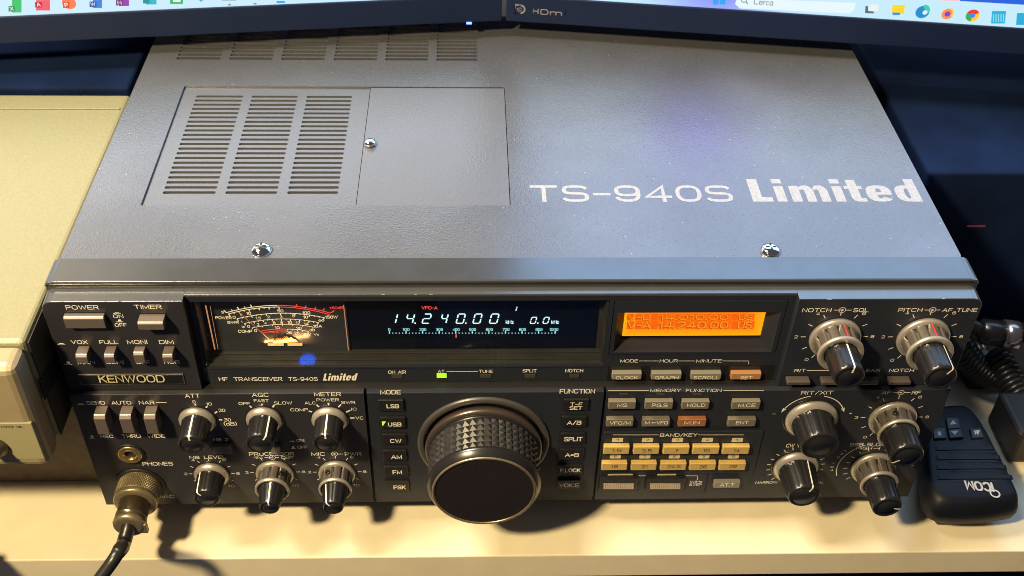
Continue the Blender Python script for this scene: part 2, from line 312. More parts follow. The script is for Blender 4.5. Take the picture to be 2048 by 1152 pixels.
def text_on(mb, s, o, ex, ez, wd, ht, bold=.012, shear=0.0):
    # bold sets the stroke as a share of the letter height
    sw = ht * min(.42, .115 + bold * 1.6)
    gap = .27 + bold * 1.5; ws = []
    for ch in s: ws.append(.45 if ch == ' ' else G[ch][0])
    W_ = sum(ws) + gap * (len(s) - 1); kx = (wd - sw) / max(W_, .05) if W_ > .1 else 0; kz = (ht - sw)
    nrm = ex.cross(ez); x = 0; lay = 0
    for ch, w_ in zip(s, ws):
        if ch != ' ':
            for pl in G[ch][1]:
                P_ = []
                for (u, v) in pl:
                    X = sw / 2 + (x + u) * kx; Z = sw / 2 + v * kz
                    if P_ and math.hypot(P_[-1][0] - X, P_[-1][1] - Z) < 1e-3 * ht: continue
                    P_.append((X, Z))
                if len(P_) < 2: P_ = [P_[0], (P_[0][0] + sw, P_[0][1])]; 
                if ch == '.': P_ = [(P_[0][0] - sw * .5, P_[0][1]), (P_[0][0] + sw * .5, P_[0][1])]
                closed = math.hypot(P_[0][0] - P_[-1][0], P_[0][1] - P_[-1][1]) < .02 * ht
                n = len(P_); L_o = []; R_o = []
                if not closed and ch not in '.':
                    pass
                for i in range(n):
                    if closed: a, c = (P_[i - 1] if i else P_[-2]), (P_[i + 1] if i < n - 1 else P_[1])
                    else: a, c = P_[max(i - 1, 0)], P_[min(i + 1, n - 1)]
                    b = P_[i]
                    d1 = Vector((b[0] - a[0], b[1] - a[1])); d2 = Vector((c[0] - b[0], c[1] - b[1]))
                    if d1.length < 1e-9: d1 = d2.copy()
                    if d2.length < 1e-9: d2 = d1.copy()
                    d1.normalize(); d2.normalize(); m_ = d1 + d2
                    if m_.length < .2: m_ = d1.copy()
                    m_.normalize(); nn = Vector((-m_.y, m_.x)); k = 1 / max(.58, abs(nn.dot(Vector((-d1.y, d1.x)))))
                    bx, bz = b
                    if not closed and i in (0, n - 1):
                        dd = d2 if i == 0 else d1; sg = -1 if i == 0 else 1; bx += dd.x * sg * sw * .48; bz += dd.y * sg * sw * .48
                    L_o.append((bx + nn.x * sw / 2 * k, bz + nn.y * sw / 2 * k)); R_o.append((bx - nn.x * sw / 2 * k, bz - nn.y * sw / 2 * k))
                q = lambda p: o + ex * (p[0] + p[1] * shear) + ez * p[1] + nrm * (lay * .003)
                vs = [v for l, r in zip(L_o, R_o) for v in (q(l), q(r))]
                mb.add(vs, [(2 * i, 2 * i + 1, 2 * i + 3, 2 * i + 2) for i in range(n - 1)]); lay += 1
        x += w_ + gap
def heavy_word(mb, o, ex, ez, wd, ht, shear=0.0):
    # 'Limited' in the fat compressed face used for the badge word; unit height 1, total width 7.42
    def q(x, y): return o + ex * (x * wd / 7.42 + y * ht * shear) + ez * (y * ht)
    def rect(x0, x1, y0, y1, lay=0):
        nrm = ex.cross(ez) * lay * .004; mb.add([q(x0, y0) + nrm, q(x1, y0) + nrm, q(x1, y1) + nrm, q(x0, y1) + nrm], [(0, 1, 2, 3)])
    def poly(pts): mb.add([q(*p) for p in pts], [tuple(range(len(pts)))])
    def ringp(cx, cy, rx, ry, ix, iy, a0, a1, n=20, lay=0):
        nrm = ex.cross(ez) * lay * .004; vs = []
        for (x, y), (u, v) in zip(_se(cx, cy, rx, ry, a0, a1, n, 2.8), _se(cx, cy, ix, iy, a0, a1, n, 2.4)): vs += [q(x, y) + nrm, q(u, v) + nrm]
        mb.add(vs, [(2 * i, 2 * i + 1, 2 * i + 3, 2 * i + 2) for i in range(n)])
    rect(0, .45, 0, 1); rect(.45, .90, 0, .2)
    for x in (1.08, 3.65): rect(x, x + .43, 0, .68); rect(x, x + .43, .80, 1)
    rect(1.75, 2.18, 0, .70)
    for x in (2.18, 2.80): poly([(x, .50), (x, .62), (x + .14, .71), (x + .36, .72), (x + .50, .66), (x + .62, .52), (x + .62, 0), (x + .22, 0), (x + .22, .48), (x + .16, .54)])
    rect(4.38, 4.80, .16, .97); rect(4.20, 4.98, .55, .70, 1); poly([(4.38, .16), (4.46, .04), (4.62, 0), (5.0, 0), (5.0, .15), (4.80, .16)])
    ringp(5.66, .36, .56, .36, .13, .22, 0, 325); rect(5.42, 6.2, .30, .42, 1)
    rect(6.98, 7.42, 0, 1); ringp(6.92, .36, .54, .36, .13, .22, 60, 300, 18, 1)
EX = Vector((1, 0, 0)); EY = Vector((0, 1, 0)); EZ = Vector((0, 0, 1))
def T(mb, s, x0, x1, y0, y1, yp, bold=.012, shear=0.0, it=False):
    # lettering whose box is x0..x1, y0..y1 in the photo, lying on the upright plane y = yp
    xc, yc = (x0 + x1) / 2, (y0 + y1) / 2
    a = onp(x0, yc, 1, yp).x; b = onp(x1, yc, 1, yp).x; t = onp(xc, y0, 1, yp).z; l = onp(xc, y1, 1, yp).z
    if it: shear = .25; b -= shear * (t - l)
    text_on(mb, s, Vector((a, yp, l)), EX, EZ, b - a, t - l, bold, shear)
def LN(mb, pts, yp, wd=.35):
    mb.strip([onp(x, y, 1, yp) for x, y in pts], wd, EY)
def RB(mb, x0, x1, y0, y1, yp, th=.0):
    a = onp(x0, (y0 + y1) / 2, 1, yp); b = onp(x1, (y0 + y1) / 2, 1, yp); t = onp((x0 + x1) / 2, y0, 1, yp).z; l = onp((x0 + x1) / 2, y1, 1, yp).z
    r = min(.5, (t - l) * .3); X0, X1 = a.x, b.x; pts = []
    for cx, cz, a0 in ((X1 - r, t - r, 0), (X0 + r, t - r, 90), (X0 + r, l + r, 180), (X1 - r, l + r, 270)):
        for k in range(4): q = math.radians(a0 + 30 * k); pts.append((cx + r * math.cos(q), yp, cz + r * math.sin(q)))
    mb.quad(pts)
def holed(outer, holes, thick, bevel=0.0):
    # flat plate with holes, filled by a 2-D curve: returns vertices (u, v, w) with w from 0 (front) to thick
    c = bpy.data.curves.new('p', 'CURVE'); c.dimensions = '2D'; c.fill_mode = 'BOTH'; c.extrude = thick / 2; c.bevel_depth = bevel; c.offset = -bevel; c.bevel_resolution = 1
    for lp in [outer] + holes:
        sp = c.splines.new('POLY'); sp.points.add(len(lp) - 1)
        for p, q in zip(sp.points, lp): p.co = (q[0], q[1], 0, 1)
        sp.use_cyclic_u = True
    o = bpy.data.objects.new('p', c); me = bpy.data.meshes.new_from_object(o)
    vs = [(v.co.x, v.co.y, v.co.z + thick / 2) for v in me.vertices]; fs = [tuple(p.vertices) for p in me.polygons]
    bpy.data.objects.remove(o); bpy.data.curves.remove(c); bpy.data.meshes.remove(me)
    return vs, fs
def rrect(x0, x1, z0, z1, r=.6, n=3):
    out = []
    for cx, cz, a0 in ((x1 - r, z1 - r, 0), (x0 + r, z1 - r, 90), (x0 + r, z0 + r, 180), (x1 - r, z0 + r, 270)):
        for k in range(n + 1): q = math.radians(a0 + 90 * k / n); out.append((cx + r * math.cos(q), cz + r * math.sin(q)))
    return out
# ================================================================== desk and setting
TZ = -146.0
e0 = onp(40, 1121, 2, TZ); e1 = onp(2048, 1102, 2, TZ)
def edge_y(x): return e0.y + (e1.y - e0.y) * (x - e0.x) / (e1.x - e0.x)
mb = MB(); xa, xb = -900, 900
mb.prism([(xa, edge_y(xa)), (xb, edge_y(xb)), (xb, 420), (xa, 420)], 2, TZ - 18, TZ)
dk = obj('desk', mb, 'desk', origin=(0, 0, TZ - 18), bevel=.7)
dk['label'] = 'cream desk top carrying the radio, the beige box and the hand microphone'; dk['category'] = 'desk'
mb = MB(); mb.box(-1500, 1500, 425, 440, -800, 700); o = obj('wall', mb, 'navy', origin=(0, 430, -800)); o['kind'] = 'structure'
mb = MB(); mb.box(-1500, 1500, -900, 420, -760, -740); o = obj('floor', mb, 'navy', origin=(0, 0, -750)); o['kind'] = 'structure'
# ================================================================== radio
R_ = thing('radio_transceiver', 'grey radio transceiver with a big black tuning dial and lit orange display, on the desk', 'radio', (0, 100, TZ))
UP = 0.0; ST = 4.0; LOW = -2.5
XW = 200.4; ZB = -131.5
XL = onp(383, 685, 1, 0).x; XR = onp(1577, 685, 1, 0).x
zledge = onp(1000, 775, 1, 0).z
# --- cabinet and top cover
TOPZ = 2.6; BW = 198.3; YB = 330
mb = MB(); mb.box(-196.6, 196.6, 23.4, YB - 1, -126, -1.6); cab = obj('cabinet', mb, 'slotfloor', R_)
def topxy(px, py, z=TOPZ): return onp(px, py, 2, z)
hx0 = (topxy(370, 170).x + topxy(281, 408).x) / 2; hx1 = (topxy(1010, 178).x + topxy(1021, 413).x) / 2
hy1 = topxy(690, 173).y; hy0 = topxy(650, 411).y
holes = [rrect(hx0, hx1, hy0, hy1, .8)]
rows = []
ry0 = topxy(912, 119).y; ry1 = topxy(912, 70).y; pitch_r = (ry1 - ry0) / 7.0
blocks = []
for a, b in ((353.7, 442), (459, 546), (563, 650), (668, 755), (771, 857), (873, 955.7)):
    blocks.append((topxy(a, 116).x, topxy(b, 116).x))
for k in range(11):
    y = ry0 + k * pitch_r
    for a, b in blocks: holes.append(rrect(a, b, y - pitch_r * .31, y + pitch_r * .31, .6, 2))
vs, fs = holed(rrect(-BW, BW, 22, YB, 5), holes, 1.3)
mb = MB(); mb.add([(x, y, TOPZ - z) for x, y, z in vs], fs)
for s in (-1, 1):
    mb.prism([(s * BW, -126), (s * BW, TOPZ - 1.5), (s * (BW - .5), TOPZ - .25), (s * (BW - 1.6), TOPZ - .02), (s * (BW - 1.6), -126)], 1, 24, YB - 4)
mb.box(-BW + 3, BW - 3, YB - 1, YB, -126, TOPZ - 1.4)
cover = obj('top_cover', mb, 'top', R_)
cover['label'] = 'textured grey metal top cover with rows of slots at the rear'
dx = (topxy(740, 176).x + topxy(712, 410).x) / 2
HZ = TOPZ - 1.25
sl = []
sy1 = onp(394, 192.8, 2, HZ).y; sy0 = onp(324, 385, 2, HZ).y; pit = (sy1 - sy0) / 21
cols = [(394.4, 487, 324, 430), (505, 596, 450, 553.8), (615, 705, 573.7, 675.3)]
for k in range(22):
    y = sy0 + pit * k
    for c in cols:
        a = (onp(c[0], 193, 2, HZ).x + onp(c[2], 385, 2, HZ).x) / 2; b = (onp(c[1], 193, 2, HZ).x + onp(c[3], 387, 2, HZ).x) / 2
        sl.append(rrect(a, b, y - pit * .24, y + pit * .24, .6, 2))
vs, fs = holed([(hx0 + .1, hy0 + .1), (dx - .2, hy0 + .1), (dx - .2, hy1 - .1), (hx0 + .1, hy1 - .1)], sl, 1.2)
mb = MB(); mb.add([(x, y, HZ - z) for x, y, z in vs], fs); obj('vent_hatch', mb, 'hatch', R_)
mb = MB(); mb.box(dx + .2, hx1 - .3, hy0 + .3, hy1 - .5, TOPZ - 2, TOPZ - .45, .12); hd = obj('hatch_door', mb, 'hatch', R_)
c = onp(740, 289, 2, TOPZ)
def lathe_up(mb, prof, c, n=28):
    # profile rows (radius, z)
    m2 = MB(); m2.lathe([(r, z) for r, z in prof], (0, 0, 0), n)
    mb.add([(v.x + c[0], v.z + c[1], v.y + c[2]) for v in m2.v], m2.f); mb.sm[-len(m2.f):] = m2.sm; return mb
mb = MB(); lathe_up(mb, [(1.2, -1), (1.2, .2), (2.6, .3), (2.9, .7), (2.9, 1.5), (2.6, 2.1), (1.6, 2.5), (.3, 2.6)], c); obj('hatch_latch_knob', mb, 'chrome', hd)
for sx, sy in ((523, 499), (1540, 500)):
    c = onp(sx, sy + 3, 2, TOPZ); mb = MB()
    lathe_up(mb, [(4.6, -.1), (4.6, .5), (4.3, 1.5), (3.4, 2.3), (2.2, 2.8), (.4, 3.0)], c, 36); sc = obj('screw', mb, 'chrome', cover)
    mb = MB()
    for dxx, dyy in ((2.3, .42), (.42, 2.3)): mb.box(c.x - dxx, c.x + dxx, c.y - dyy, c.y + dyy, c.z + 2.2, c.z + 2.97)
    obj('screw_slot', mb, 'blackmat', R_)
mb = MB()
def Ttop(s, x0, x1, y0, y1, bold, lean=0):
    yc = (y0 + y1) / 2; a = topxy(x0, yc).x; b = topxy(x1, yc).x; t = topxy(1450, y0).y; l = topxy(1450, y1).y
    text_on(mb, s, Vector((a, l, TOPZ + .06)), EX, EY, b - a, t - l, bold, 0)
Ttop('TS-940S', 1060, 1464, 371, 404, .022)
a = topxy(1497, 381).x; b = topxy(1837, 381).x; t = topxy(1600, 358.5).y; l = topxy(1600, 403.5).y
heavy_word(mb, Vector((a + .5, l, TOPZ + .06)), EX, EY, b - a - 1, t - l)
obj('cover_lettering', mb, 'decal', cover, fixn=False)
# --- front trim
def capped(prof, endk, x0, x1, ext, rise):
    # prism along x whose two ends round off over ext mm
    m = MB(); m.prism(prof, 0, x0, x1); cy_ = sum(p[0] for p in prof) / len(prof); zl = min(p[1] for p in prof)
    for sgn, a in ((-1, x0), (1, x1)):
        if not ext: continue
        prev = [(a, y, z) for y, z in prof]
        for st in range(1, 5):
            t = math.sin(math.radians(22.5 * st)); dz = rise * (1 - math.cos(math.radians(22.5 * st)))
            cur = [(a + sgn * ext * t, y + (.6 * (1 - math.cos(math.radians(22.5 * st))) if y < cy_ else -.3 * (1 - math.cos(math.radians(22.5 * st)))), max(zl - .1, z - dz) if z > zl + .4 else z) for y, z in prof]
            n_ = len(prof); m.add(prev + cur, [(i, (i + 1) % n_, n_ + (i + 1) % n_, n_ + i) for i in range(n_)]); prev = cur
        m.add(prev, [tuple(range(len(prof)))])
    return m
CY0 = 8.0; CY1 = onp(1000, 514, 2, 4.3).y
mb = capped([(CY0 + 1.4, .9), (CY0, 3.3), (CY0 + .3, 3.95), (CY0 + 1.0, 4.1), (CY1 - .6, 4.3), (CY1, 3.9), (CY1, .9)], 0, -196.6, 196.6, 3.9, 2.6)
mb.box(-200.2, 200.2, CY0 + .8, CY1 - .4, -6, 1.0)
obj('front_trim', mb, 'cap', R_, bevel=.12)
mb = MB()
mb.box(-200.3, 200.3, 14.6, 19.8, ZB + .5, -1.2); mb.box(-199.6, 199.6, .3, 14.6, ZB + .4, zledge - .2)
obj('panel_chassis', mb, 'blackmat', R_)
# --- upper panel blocks
def top_block(x0, x1, rl, rr):
    r = 4.5; pts = [(x0, zledge), (x1, zledge)]
    if rr: pts += [(x1, -r)] + [(x1 - r + r * math.cos(math.radians(t)), -r + r * math.sin(math.radians(t))) for t in (20, 40, 60, 80)] + [(x1 - r, 0)]
    else: pts += [(x1, 0)]
    if rl: pts += [(x0 + r, 0)] + [(x0 + r - r * math.sin(math.radians(t)), -r + r * math.cos(math.radians(t))) for t in (20, 40, 60, 80)] + [(x0, -r)]
    else: pts += [(x0, 0)]
    m = MB(); m.prism([(p[0], p[1]) for p in pts], 1, UP, 14.6); return m
pl = obj('front_panel', top_block(-XW, XL, True, False), 'panel', R_, bevel=.25); pl['label'] = 'upper left block of the front panel with the power switches'
pr_ = obj('front_panel', top_block(XR, XW, False, True), 'panel2', R_, bevel=.25); pr_['label'] = 'upper right block of the front panel with two ringed knobs'
LZ = .75
mb = MB()
for x0, x1, yf in ((-XW + 4.4, XL, .12), (XL, XR, 3.7), (XR, XW - 4.4, .12)):
    mb.prism([(yf, -.35 + .09 * yf), (yf + .18, .04 + .09 * yf), (CY0 + .9, LZ), (14.6, LZ), (14.6, -1.0), (yf, -1.0)], 0, x0, x1)
for s in (-1, 1):
    prev = None
    for st in range(0, 5):
        t = 4.5 * math.sin(math.radians(22.5 * st)); dz = 4.3 * (1 - math.cos(math.radians(22.5 * st))); x = s * (XW - 4.4 + t)
        cur = [(x, .12, -.35 - dz), (x, .3, .04 - dz), (x, CY0 + .9, LZ - dz), (x, 14.6, LZ - dz), (x, 14.6, -9), (x, .12, -9)]
        if prev: mb.add(prev + cur, [(i, (i + 1) % 6, 6 + (i + 1) % 6, 6 + i) for i in range(6)])
        prev = cur
obj('sloping_trim', mb, 'trimlow', R_, bevel=.1)
# worn bright nicks along the sloping edge
for x in [random.uniform(-XW + 4, XL - 2) for _ in range(13)] + [random.uniform(XR + 3, XW - 6) for _ in range(2)]:
    mb = MB(); mb.box(x, x + random.uniform(.4, 3.5), .06, .34, -.2, .07); obj('paint_chip', mb, 'chip', R_)
for x in [random.uniform(XL, 10) for _ in range(7)]:
    mb = MB(); mb.box(x, x + random.uniform(.3, 2), 3.66, 3.86, .2, .40); obj('paint_chip', mb, 'chip', R_)
# --- centre strip with window and panel openings
wx0 = (onp(378, 603, 1, ST).x + onp(415, 738, 1, ST).x) / 2; wx1 = (onp(1220, 601, 1, ST).x + onp(1207, 732, 1, ST).x) / 2
wz1 = onp(800, 602, 1, ST).z; wz0 = onp(800, 733, 1, ST).z
lx0 = onp(1222, 660, 1, ST).x; lx1 = onp(1562, 660, 1, ST).x; lz1 = onp(1390, 600, 1, ST).z; lz0 = onp(1390, 708, 1, ST).z
vs, fs = holed([(XL, -.9), (XR, -.9), (XR, zledge), (XL, zledge)], [rrect(wx0, wx1, wz0, wz1, .8), rrect(lx0, lx1, lz0, lz1, .5)], 10.5)
mb = MB(); mb.add([(x, ST + z, y) for x, y, z in vs], fs)
strip = obj('display_surround', mb, 'panel2', R_)
WIN = 13.6
mb = MB(); mb.box(wx0 - 1, wx1 + 1, WIN, 14.4, wz0 - 1, wz1 + 1)
well = obj('display_window', mb, 'inner', R_); well['label'] = 'long dark display window with the needle meter at its left end'
mb = MB()
mb.box(wx0 + .05, wx1 - .05, ST + 1.2, WIN - .05, wz0 - .3, wz0 + .25, .1); mb.box(wx0 + .1, wx1 - .1, ST + 3.6, WIN - .06, wz0 + .28, wz0 + 1.0, .2); mb.box(wx0 + .15, wx1 - .15, ST + 7.0, WIN - .07, wz0 + 1.05, wz0 + 1.8, .25)
mb.box(wx1 - 1.3, wx1 - .03, ST + 1.4, WIN - .08, wz0 + .3, wz1 - .3, .15); mb.box(wx0 + .03, wx0 + 1.2, ST + 1.4, WIN - .08, wz0 + .3, wz1 - .3, .15)
obj('window_liner', mb, 'inner', well)
mb = MB(); a = onp(698, 655, 1, WIN).x; b = onp(1194, 655, 1, WIN).x; mb.box(a, b, WIN - .3, WIN - .02, onp(900, 705, 1, WIN).z, wz1 + .5); obj('display_filter', mb, 'disp', well)
DP = WIN - .36
mb = MB()
def P2(x, y, yp): return onp(x, y, 1, yp)
SEG = {'0': 'abcdef', '1': 'bc', '2': 'abged', '4': 'fgbc'}
def digit(mb, ch, x0, x1, y0, y1, yp, wd, sl):
    def q(u, v): return onp(x0 + (x1 - x0 - sl) * u + sl * (1 - v), y0 + (y1 - y0) * v, 1, yp)
    g = .06
    S = {'a': ((g, 0), (1 - g, 0)), 'b': ((1, g), (1, .5 - g)), 'c': ((1, .5 + g), (1, 1 - g)), 'd': ((g, 1), (1 - g, 1)), 'e': ((0, .5 + g), (0, 1 - g)), 'f': ((0, g), (0, .5 - g)), 'g': ((g, .5), (1 - g, .5))}
    for k in SEG[ch]:
        (a, b), (c, d) = S[k]; mb.strip([q(a, b), q(c, d)], wd, EY)
for ch, a, b in (('1', 772, 795.5), ('4', 811, 829.5), ('2', 844, 863), ('4', 880.5, 896.7), ('0', 912, 931), ('0', 945.6, 964.5), ('0', 978.6, 998.3)): digit(mb, ch, a, b, 628, 646.5, DP, .62, 5)
for ch, a, b in (('0', 1060, 1074), ('0', 1085.3, 1099.2)): digit(mb, ch, a, b, 634.5, 646.8, DP, .5, 4)
digit(mb, '1', 1022, 1034.5, 613, 622, DP, .45, 3)
for x, y in ((830, 646.5), (931.5, 646.5), (1075.5, 646.5)): RB(mb, x - 1.3, x + 1.6, y - 1.6, y + 1.2, DP)
T(mb, 'kHz', 1011.5, 1027.5, 640.6, 647.5, DP, .01); T(mb, 'kHz', 1102.7, 1118, 640.6, 647.5, DP, .01)
obj('frequency_digits', mb, 'vfd', well, fixn=False)
mb = MB()
for i, x in enumerate((230, 363, 495, 626, 757, 887, 1019, 1150, 1280, 1410, 1527)):
    X = 720 + x / 3.938; s = str(i * 100); h = {1: 2.5, 3: 7, 4: 9}[len(s)]
    T(mb, s, X - h, X + h, 656.3, 661.8, DP, .02)
for k in range(51):
    X = 720 + (232 + k * 26.1) / 3.938
    if k % 5 == 0: LN(mb, [(X, 662.5), (X, 667.3)], DP, .55)
    else: LN(mb, [(X, 665.2), (X, 667.2)], DP, .45)
obj('frequency_scale', mb, 'vfds', well, fixn=False)
mb = MB(); T(mb, 'VFO-A', 843, 875, 612.2, 619, DP, .016); LN(mb, [(912.2, 668.5), (912.2, 675.5)], DP, .55); obj('red_display_marks', mb, 'vfdr', well, fixn=False)
# meter
MY = WIN - 1.2
def mp(X, Y): return (360 + X / 4.655, 570 + Y / 4.655)
def MP(X, Y, yp=None): x, y = mp(X, Y); return onp(x, y, 1, MY - .1 if yp is None else yp)
a = P2(413, 660, MY).x; b = P2(697, 660, MY).x; zb = P2(560, 704, MY).z
mb = MB(); mb.box(a, b, MY, WIN - .05, zb, wz1 + .6, .2); met = obj('needle_meter', mb, 'meterbox', R_); met['label'] = 'black needle meter with lit amber and red scales'
def arc(mb, p0, p1, p2, wd, t0=0.0, t1=1.0, yp=None):
    pts = []
    for k in range(25):
        t = t0 + (t1 - t0) * k / 24; X = p0[0] + (p2[0] - p0[0]) * t
        s = (X - p0[0]) * (X - p2[0]) / ((p1[0] - p0[0]) * (p1[0] - p2[0])); lin = p0[1] + (p2[1] - p0[1]) * t
        Y = lin + s * (p1[1] - (p0[1] + (p2[1] - p0[1]) * (p1[0] - p0[0]) / (p2[0] - p0[0]))); pts.append((X, Y))
    mb.strip([MP(x, y, yp) for x, y in pts], wd, EY); return pts
mb = MB(); mr = MB()
A1 = arc(mb, (430, 258), (905, 190), (1400, 262), .38, 0, .49); arc(mr, (430, 258), (905, 190), (1400, 262), .42, .49, 1)
A2 = arc(mb, (450, 270), (930, 205), (1395, 277), .38, 0, .5); arc(mr, (450, 270), (930, 205), (1395, 277), .42, .5, 1)
A3 = arc(mb, (530, 315), (930, 262), (1345, 305), .34); A4 = arc(mb, (600, 358), (940, 316), (1290, 350), .3); A5 = arc(mb, (670, 400), (940, 366), (1240, 392), .3)
arc(mr, (745, 432), (870, 412), (985, 411), .45); arc(mr, (760, 450), (870, 430), (985, 430), .4); mr.strip([MP(985, 411), MP(985, 430)], .4, EY)
A6 = arc(mb, (1000, 411), (1100, 416), (1195, 433), .3)
def ticks(mb, A, n, dy, wd=.26, big=0, dyb=0, rng=(0, 25)):
    for k in range(n + 1):
        i = k * 24 / n; j = int(min(i, 23)); f = i - j; X = A[j][0] * (1 - f) + A[j + 1][0] * f; Y = A[j][1] * (1 - f) + A[j + 1][1] * f
        sl = (X - 930) * .18 / 100
        d = dyb if big and k % big == 0 else dy
        mb.strip([MP(X, Y), MP(X - sl * d, Y + d)], wd * (1.5 if big and k % big == 0 else 1), EY)
ticks(mb, A1[:13] + A1[12:13] * 12, 8, -16, .3, 2, -24); ticks(mb, A3, 18, 9, .28, 3, 17); ticks(mb, A4, 16, 10, .28, 2, 18); ticks(mb, A5, 6, 12, .3); ticks(mb, A6, 4, 12, .3)
ticks(mb, A2[:25], 10, 12, .3, 2, 20)
for X in (1075, 1160, 1250, 1330): mr.strip([MP(X, 232 - (1250 - X) * .15), MP(X + 14, 205 - (1250 - X) * .15)], .4, EY)
mr.strip([MP(1400, 262), MP(1437, 238)], .5, EY)
def TM(mb, s, a, b, c, d, bold=.02): x0, y0 = mp(a, c); x1, y1 = mp(b, d); T(mb, s, x0, x1, y0, y1, MY - .1, bold)
for q in (('S', 385, 408, 243, 265), ('POWER', 330, 480, 292, 318), ('0', 490, 518, 289, 314), ('5', 560, 582, 268, 290), ('10', 618, 662, 252, 278), ('50', 906, 962, 228, 254), ('100', 1140, 1213, 245, 272), ('150W', 1350, 1468, 285, 312),
          ('SWR', 440, 547, 336, 360), ('1', 568, 580, 333, 355), ('1.5', 705, 755, 296, 320), ('2', 812, 835, 286, 310), ('3', 932, 952, 284, 308), ('5', 1045, 1068, 275, 300), ('10', 1147, 1192, 286, 312),
          ('Ic', 576, 606, 378, 400), ('0', 625, 652, 374, 398), ('2', 715, 738, 354, 378), ('4', 785, 808, 344, 366), ('6', 865, 888, 340, 364), ('8', 935, 958, 338, 362), ('10', 1000, 1042, 336, 362), ('12', 1078, 1118, 340, 366), ('14', 1155, 1197, 350, 376), ('16A', 1240, 1322, 370, 396),
          ('COMP', 540, 672, 418, 444), ('0', 690, 718, 412, 438), ('10', 882, 928, 384, 410), ('20', 1082, 1132, 390, 416), ('dB', 1205, 1256, 408, 430), ('26', 990, 1040, 432, 456), ('28', 1062, 1112, 434, 460), ('30V', 1138, 1218, 445, 472), ('Vc', 1245, 1296, 450, 470)): TM(mb, *q)
mb.strip([MP(1290, 332), MP(1302, 322), MP(1315, 332), MP(1330, 340), MP(1342, 330), MP(1330, 320), MP(1315, 332), MP(1302, 341), MP(1290, 332)], .3, EY)
TM(mr, 'ALC', 830, 920, 423, 446, .03); TM(mr, '+60dB', 1390, 1520, 200, 224)
obj('meter_scale', mb, 'meterprint', met, fixn=False); obj('meter_red_scale', mr, 'meterred', met, fixn=False)
mb = MB(); mb.tube([MP(850, 522, MY - .6), MP(545, 252, MY - .6)], .2, 6); obj('meter_needle', mb, 'needle', met)
mb = MB()
for a, b in ((820, 965), (1005, 1138)): p = MP(a, 557); q = MP(b, 540); mb.box(p.x, q.x, MY - .8, MY - .1, p.z, q.z)
pts = [MP(985 + 118 * math.cos(t), 532 - 52 * math.sin(t)) for t in [math.pi * k / 12 for k in range(13)]]
obj('meter_lamp_bar', mb, 'metergold', met)
mb = MB(); mb.add([p + Vector((0, -.02, 0)) for p in pts] + [p + Vector((0, -.6, 0)) for p in pts], [tuple(range(12, -1, -1)), tuple(range(13, 26))] + [(i, i + 1, 14 + i, 13 + i) for i in range(12)]); obj('meter_pivot_cover', mb, mat('copper_pivot', (.30, .13, .045), .3, .8), met)
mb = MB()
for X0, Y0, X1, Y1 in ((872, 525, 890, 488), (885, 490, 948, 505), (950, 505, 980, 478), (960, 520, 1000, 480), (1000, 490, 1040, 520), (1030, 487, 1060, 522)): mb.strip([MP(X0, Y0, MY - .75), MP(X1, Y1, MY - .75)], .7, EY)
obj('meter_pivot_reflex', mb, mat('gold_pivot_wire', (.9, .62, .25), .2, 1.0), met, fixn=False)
mb = MB()
for X0, Y0, X1, Y1, wd in ((238, 190, 325, 600, .6), (280, 195, 355, 600, .2), (1523, 185, 1568, 610, .38)): mb.strip([MP(X0, Y0), MP(X1, Y1)], wd, EY)
obj('meter_edge_light', mb, 'edgelit', met, fixn=False)
l = bpy.data.lights.new('meter_lamp', 'AREA'); l.shape = 'RECTANGLE'; l.size = .020; l.size_y = .0012; l.energy = .006; l.color = (1, .50, .16)
o = bpy.data.objects.new('meter_lamp', l); COL.objects.link(o); q = MP(985, 575, MY - 2.6); o.location = q * MM; o.rotation_euler = (MP(985, 420, MY) - q).to_track_quat('-Z', 'Y').to_euler()
# window glass
mb = MB(); mb.box(wx0 + .05, wx1 - .05, ST + .5, ST + 1.1, wz0 + .05, wz1 - .05); obj('window_glass', mb, 'glass', well)
# orange LCD module
mb = MB(); LD = 9.4; f0 = ST - .35
ox0, ox1 = lx0 + .35, lx1 - .35; oz0, oz1 = lz0 + .35, lz1 - .35
fx0, fx1 = onp(1231, 665, 1, f0).x, onp(1552, 665, 1, f0).x; fz0, fz1 = onp(1390, 704, 1, f0).z, onp(1390, 625, 1, f0).z
ix0, ix1 = onp(1246, 655, 1, LD).x, onp(1527, 650, 1, LD).x; iz0, iz1 = onp(1390, 679, 1, LD).z, fz1 - .4
O = [(ox0, oz0), (ox1, oz0), (ox1, oz1), (ox0, oz1)]; F = [(fx0, fz0), (fx1, fz0), (fx1, fz1), (fx0, fz1)]; I = [(ix0, iz0), (ix1, iz0), (ix1, iz1), (ix0, iz1)]
vs = [(x, f0 + 2.5, z) for x, z in O] + [(x, f0, z) for x, z in O] + [(x, f0, z) for x, z in F] + [(x, LD, z) for x, z in I] + [(x, LD + 1.2, z) for x, z in I]
mb.add(vs, [(4 * r + i, 4 * r + (i + 1) % 4, 4 * r + 4 + (i + 1) % 4, 4 * r + 4 + i) for r in range(4) for i in range(4)])
lm = obj('backlit_display', mb, 'panel2', R_); lm['label'] = 'orange backlit two-line display in its sloping frame'
mb = MB(); mb.box(ix0 - .3, ix1 + .3, LD + 1.4, 14.2, iz0 - .3, iz1 + .5); obj('display_back', mb, 'blackmat', lm)
mb = MB(); zc = onp(1390, 671.5, 1, LD + .4).z; mb.box(ix0 + .15, ix1 - .15, LD + .4, LD + 1.2, zc, iz1, .1); obj('lcd_glass', mb, 'lcd', lm)
def ml(X, Y): return (1190 + X / 4.763, 580 + Y / 4.763)
mb = MB(); ml2 = MB(); LY = LD + .3
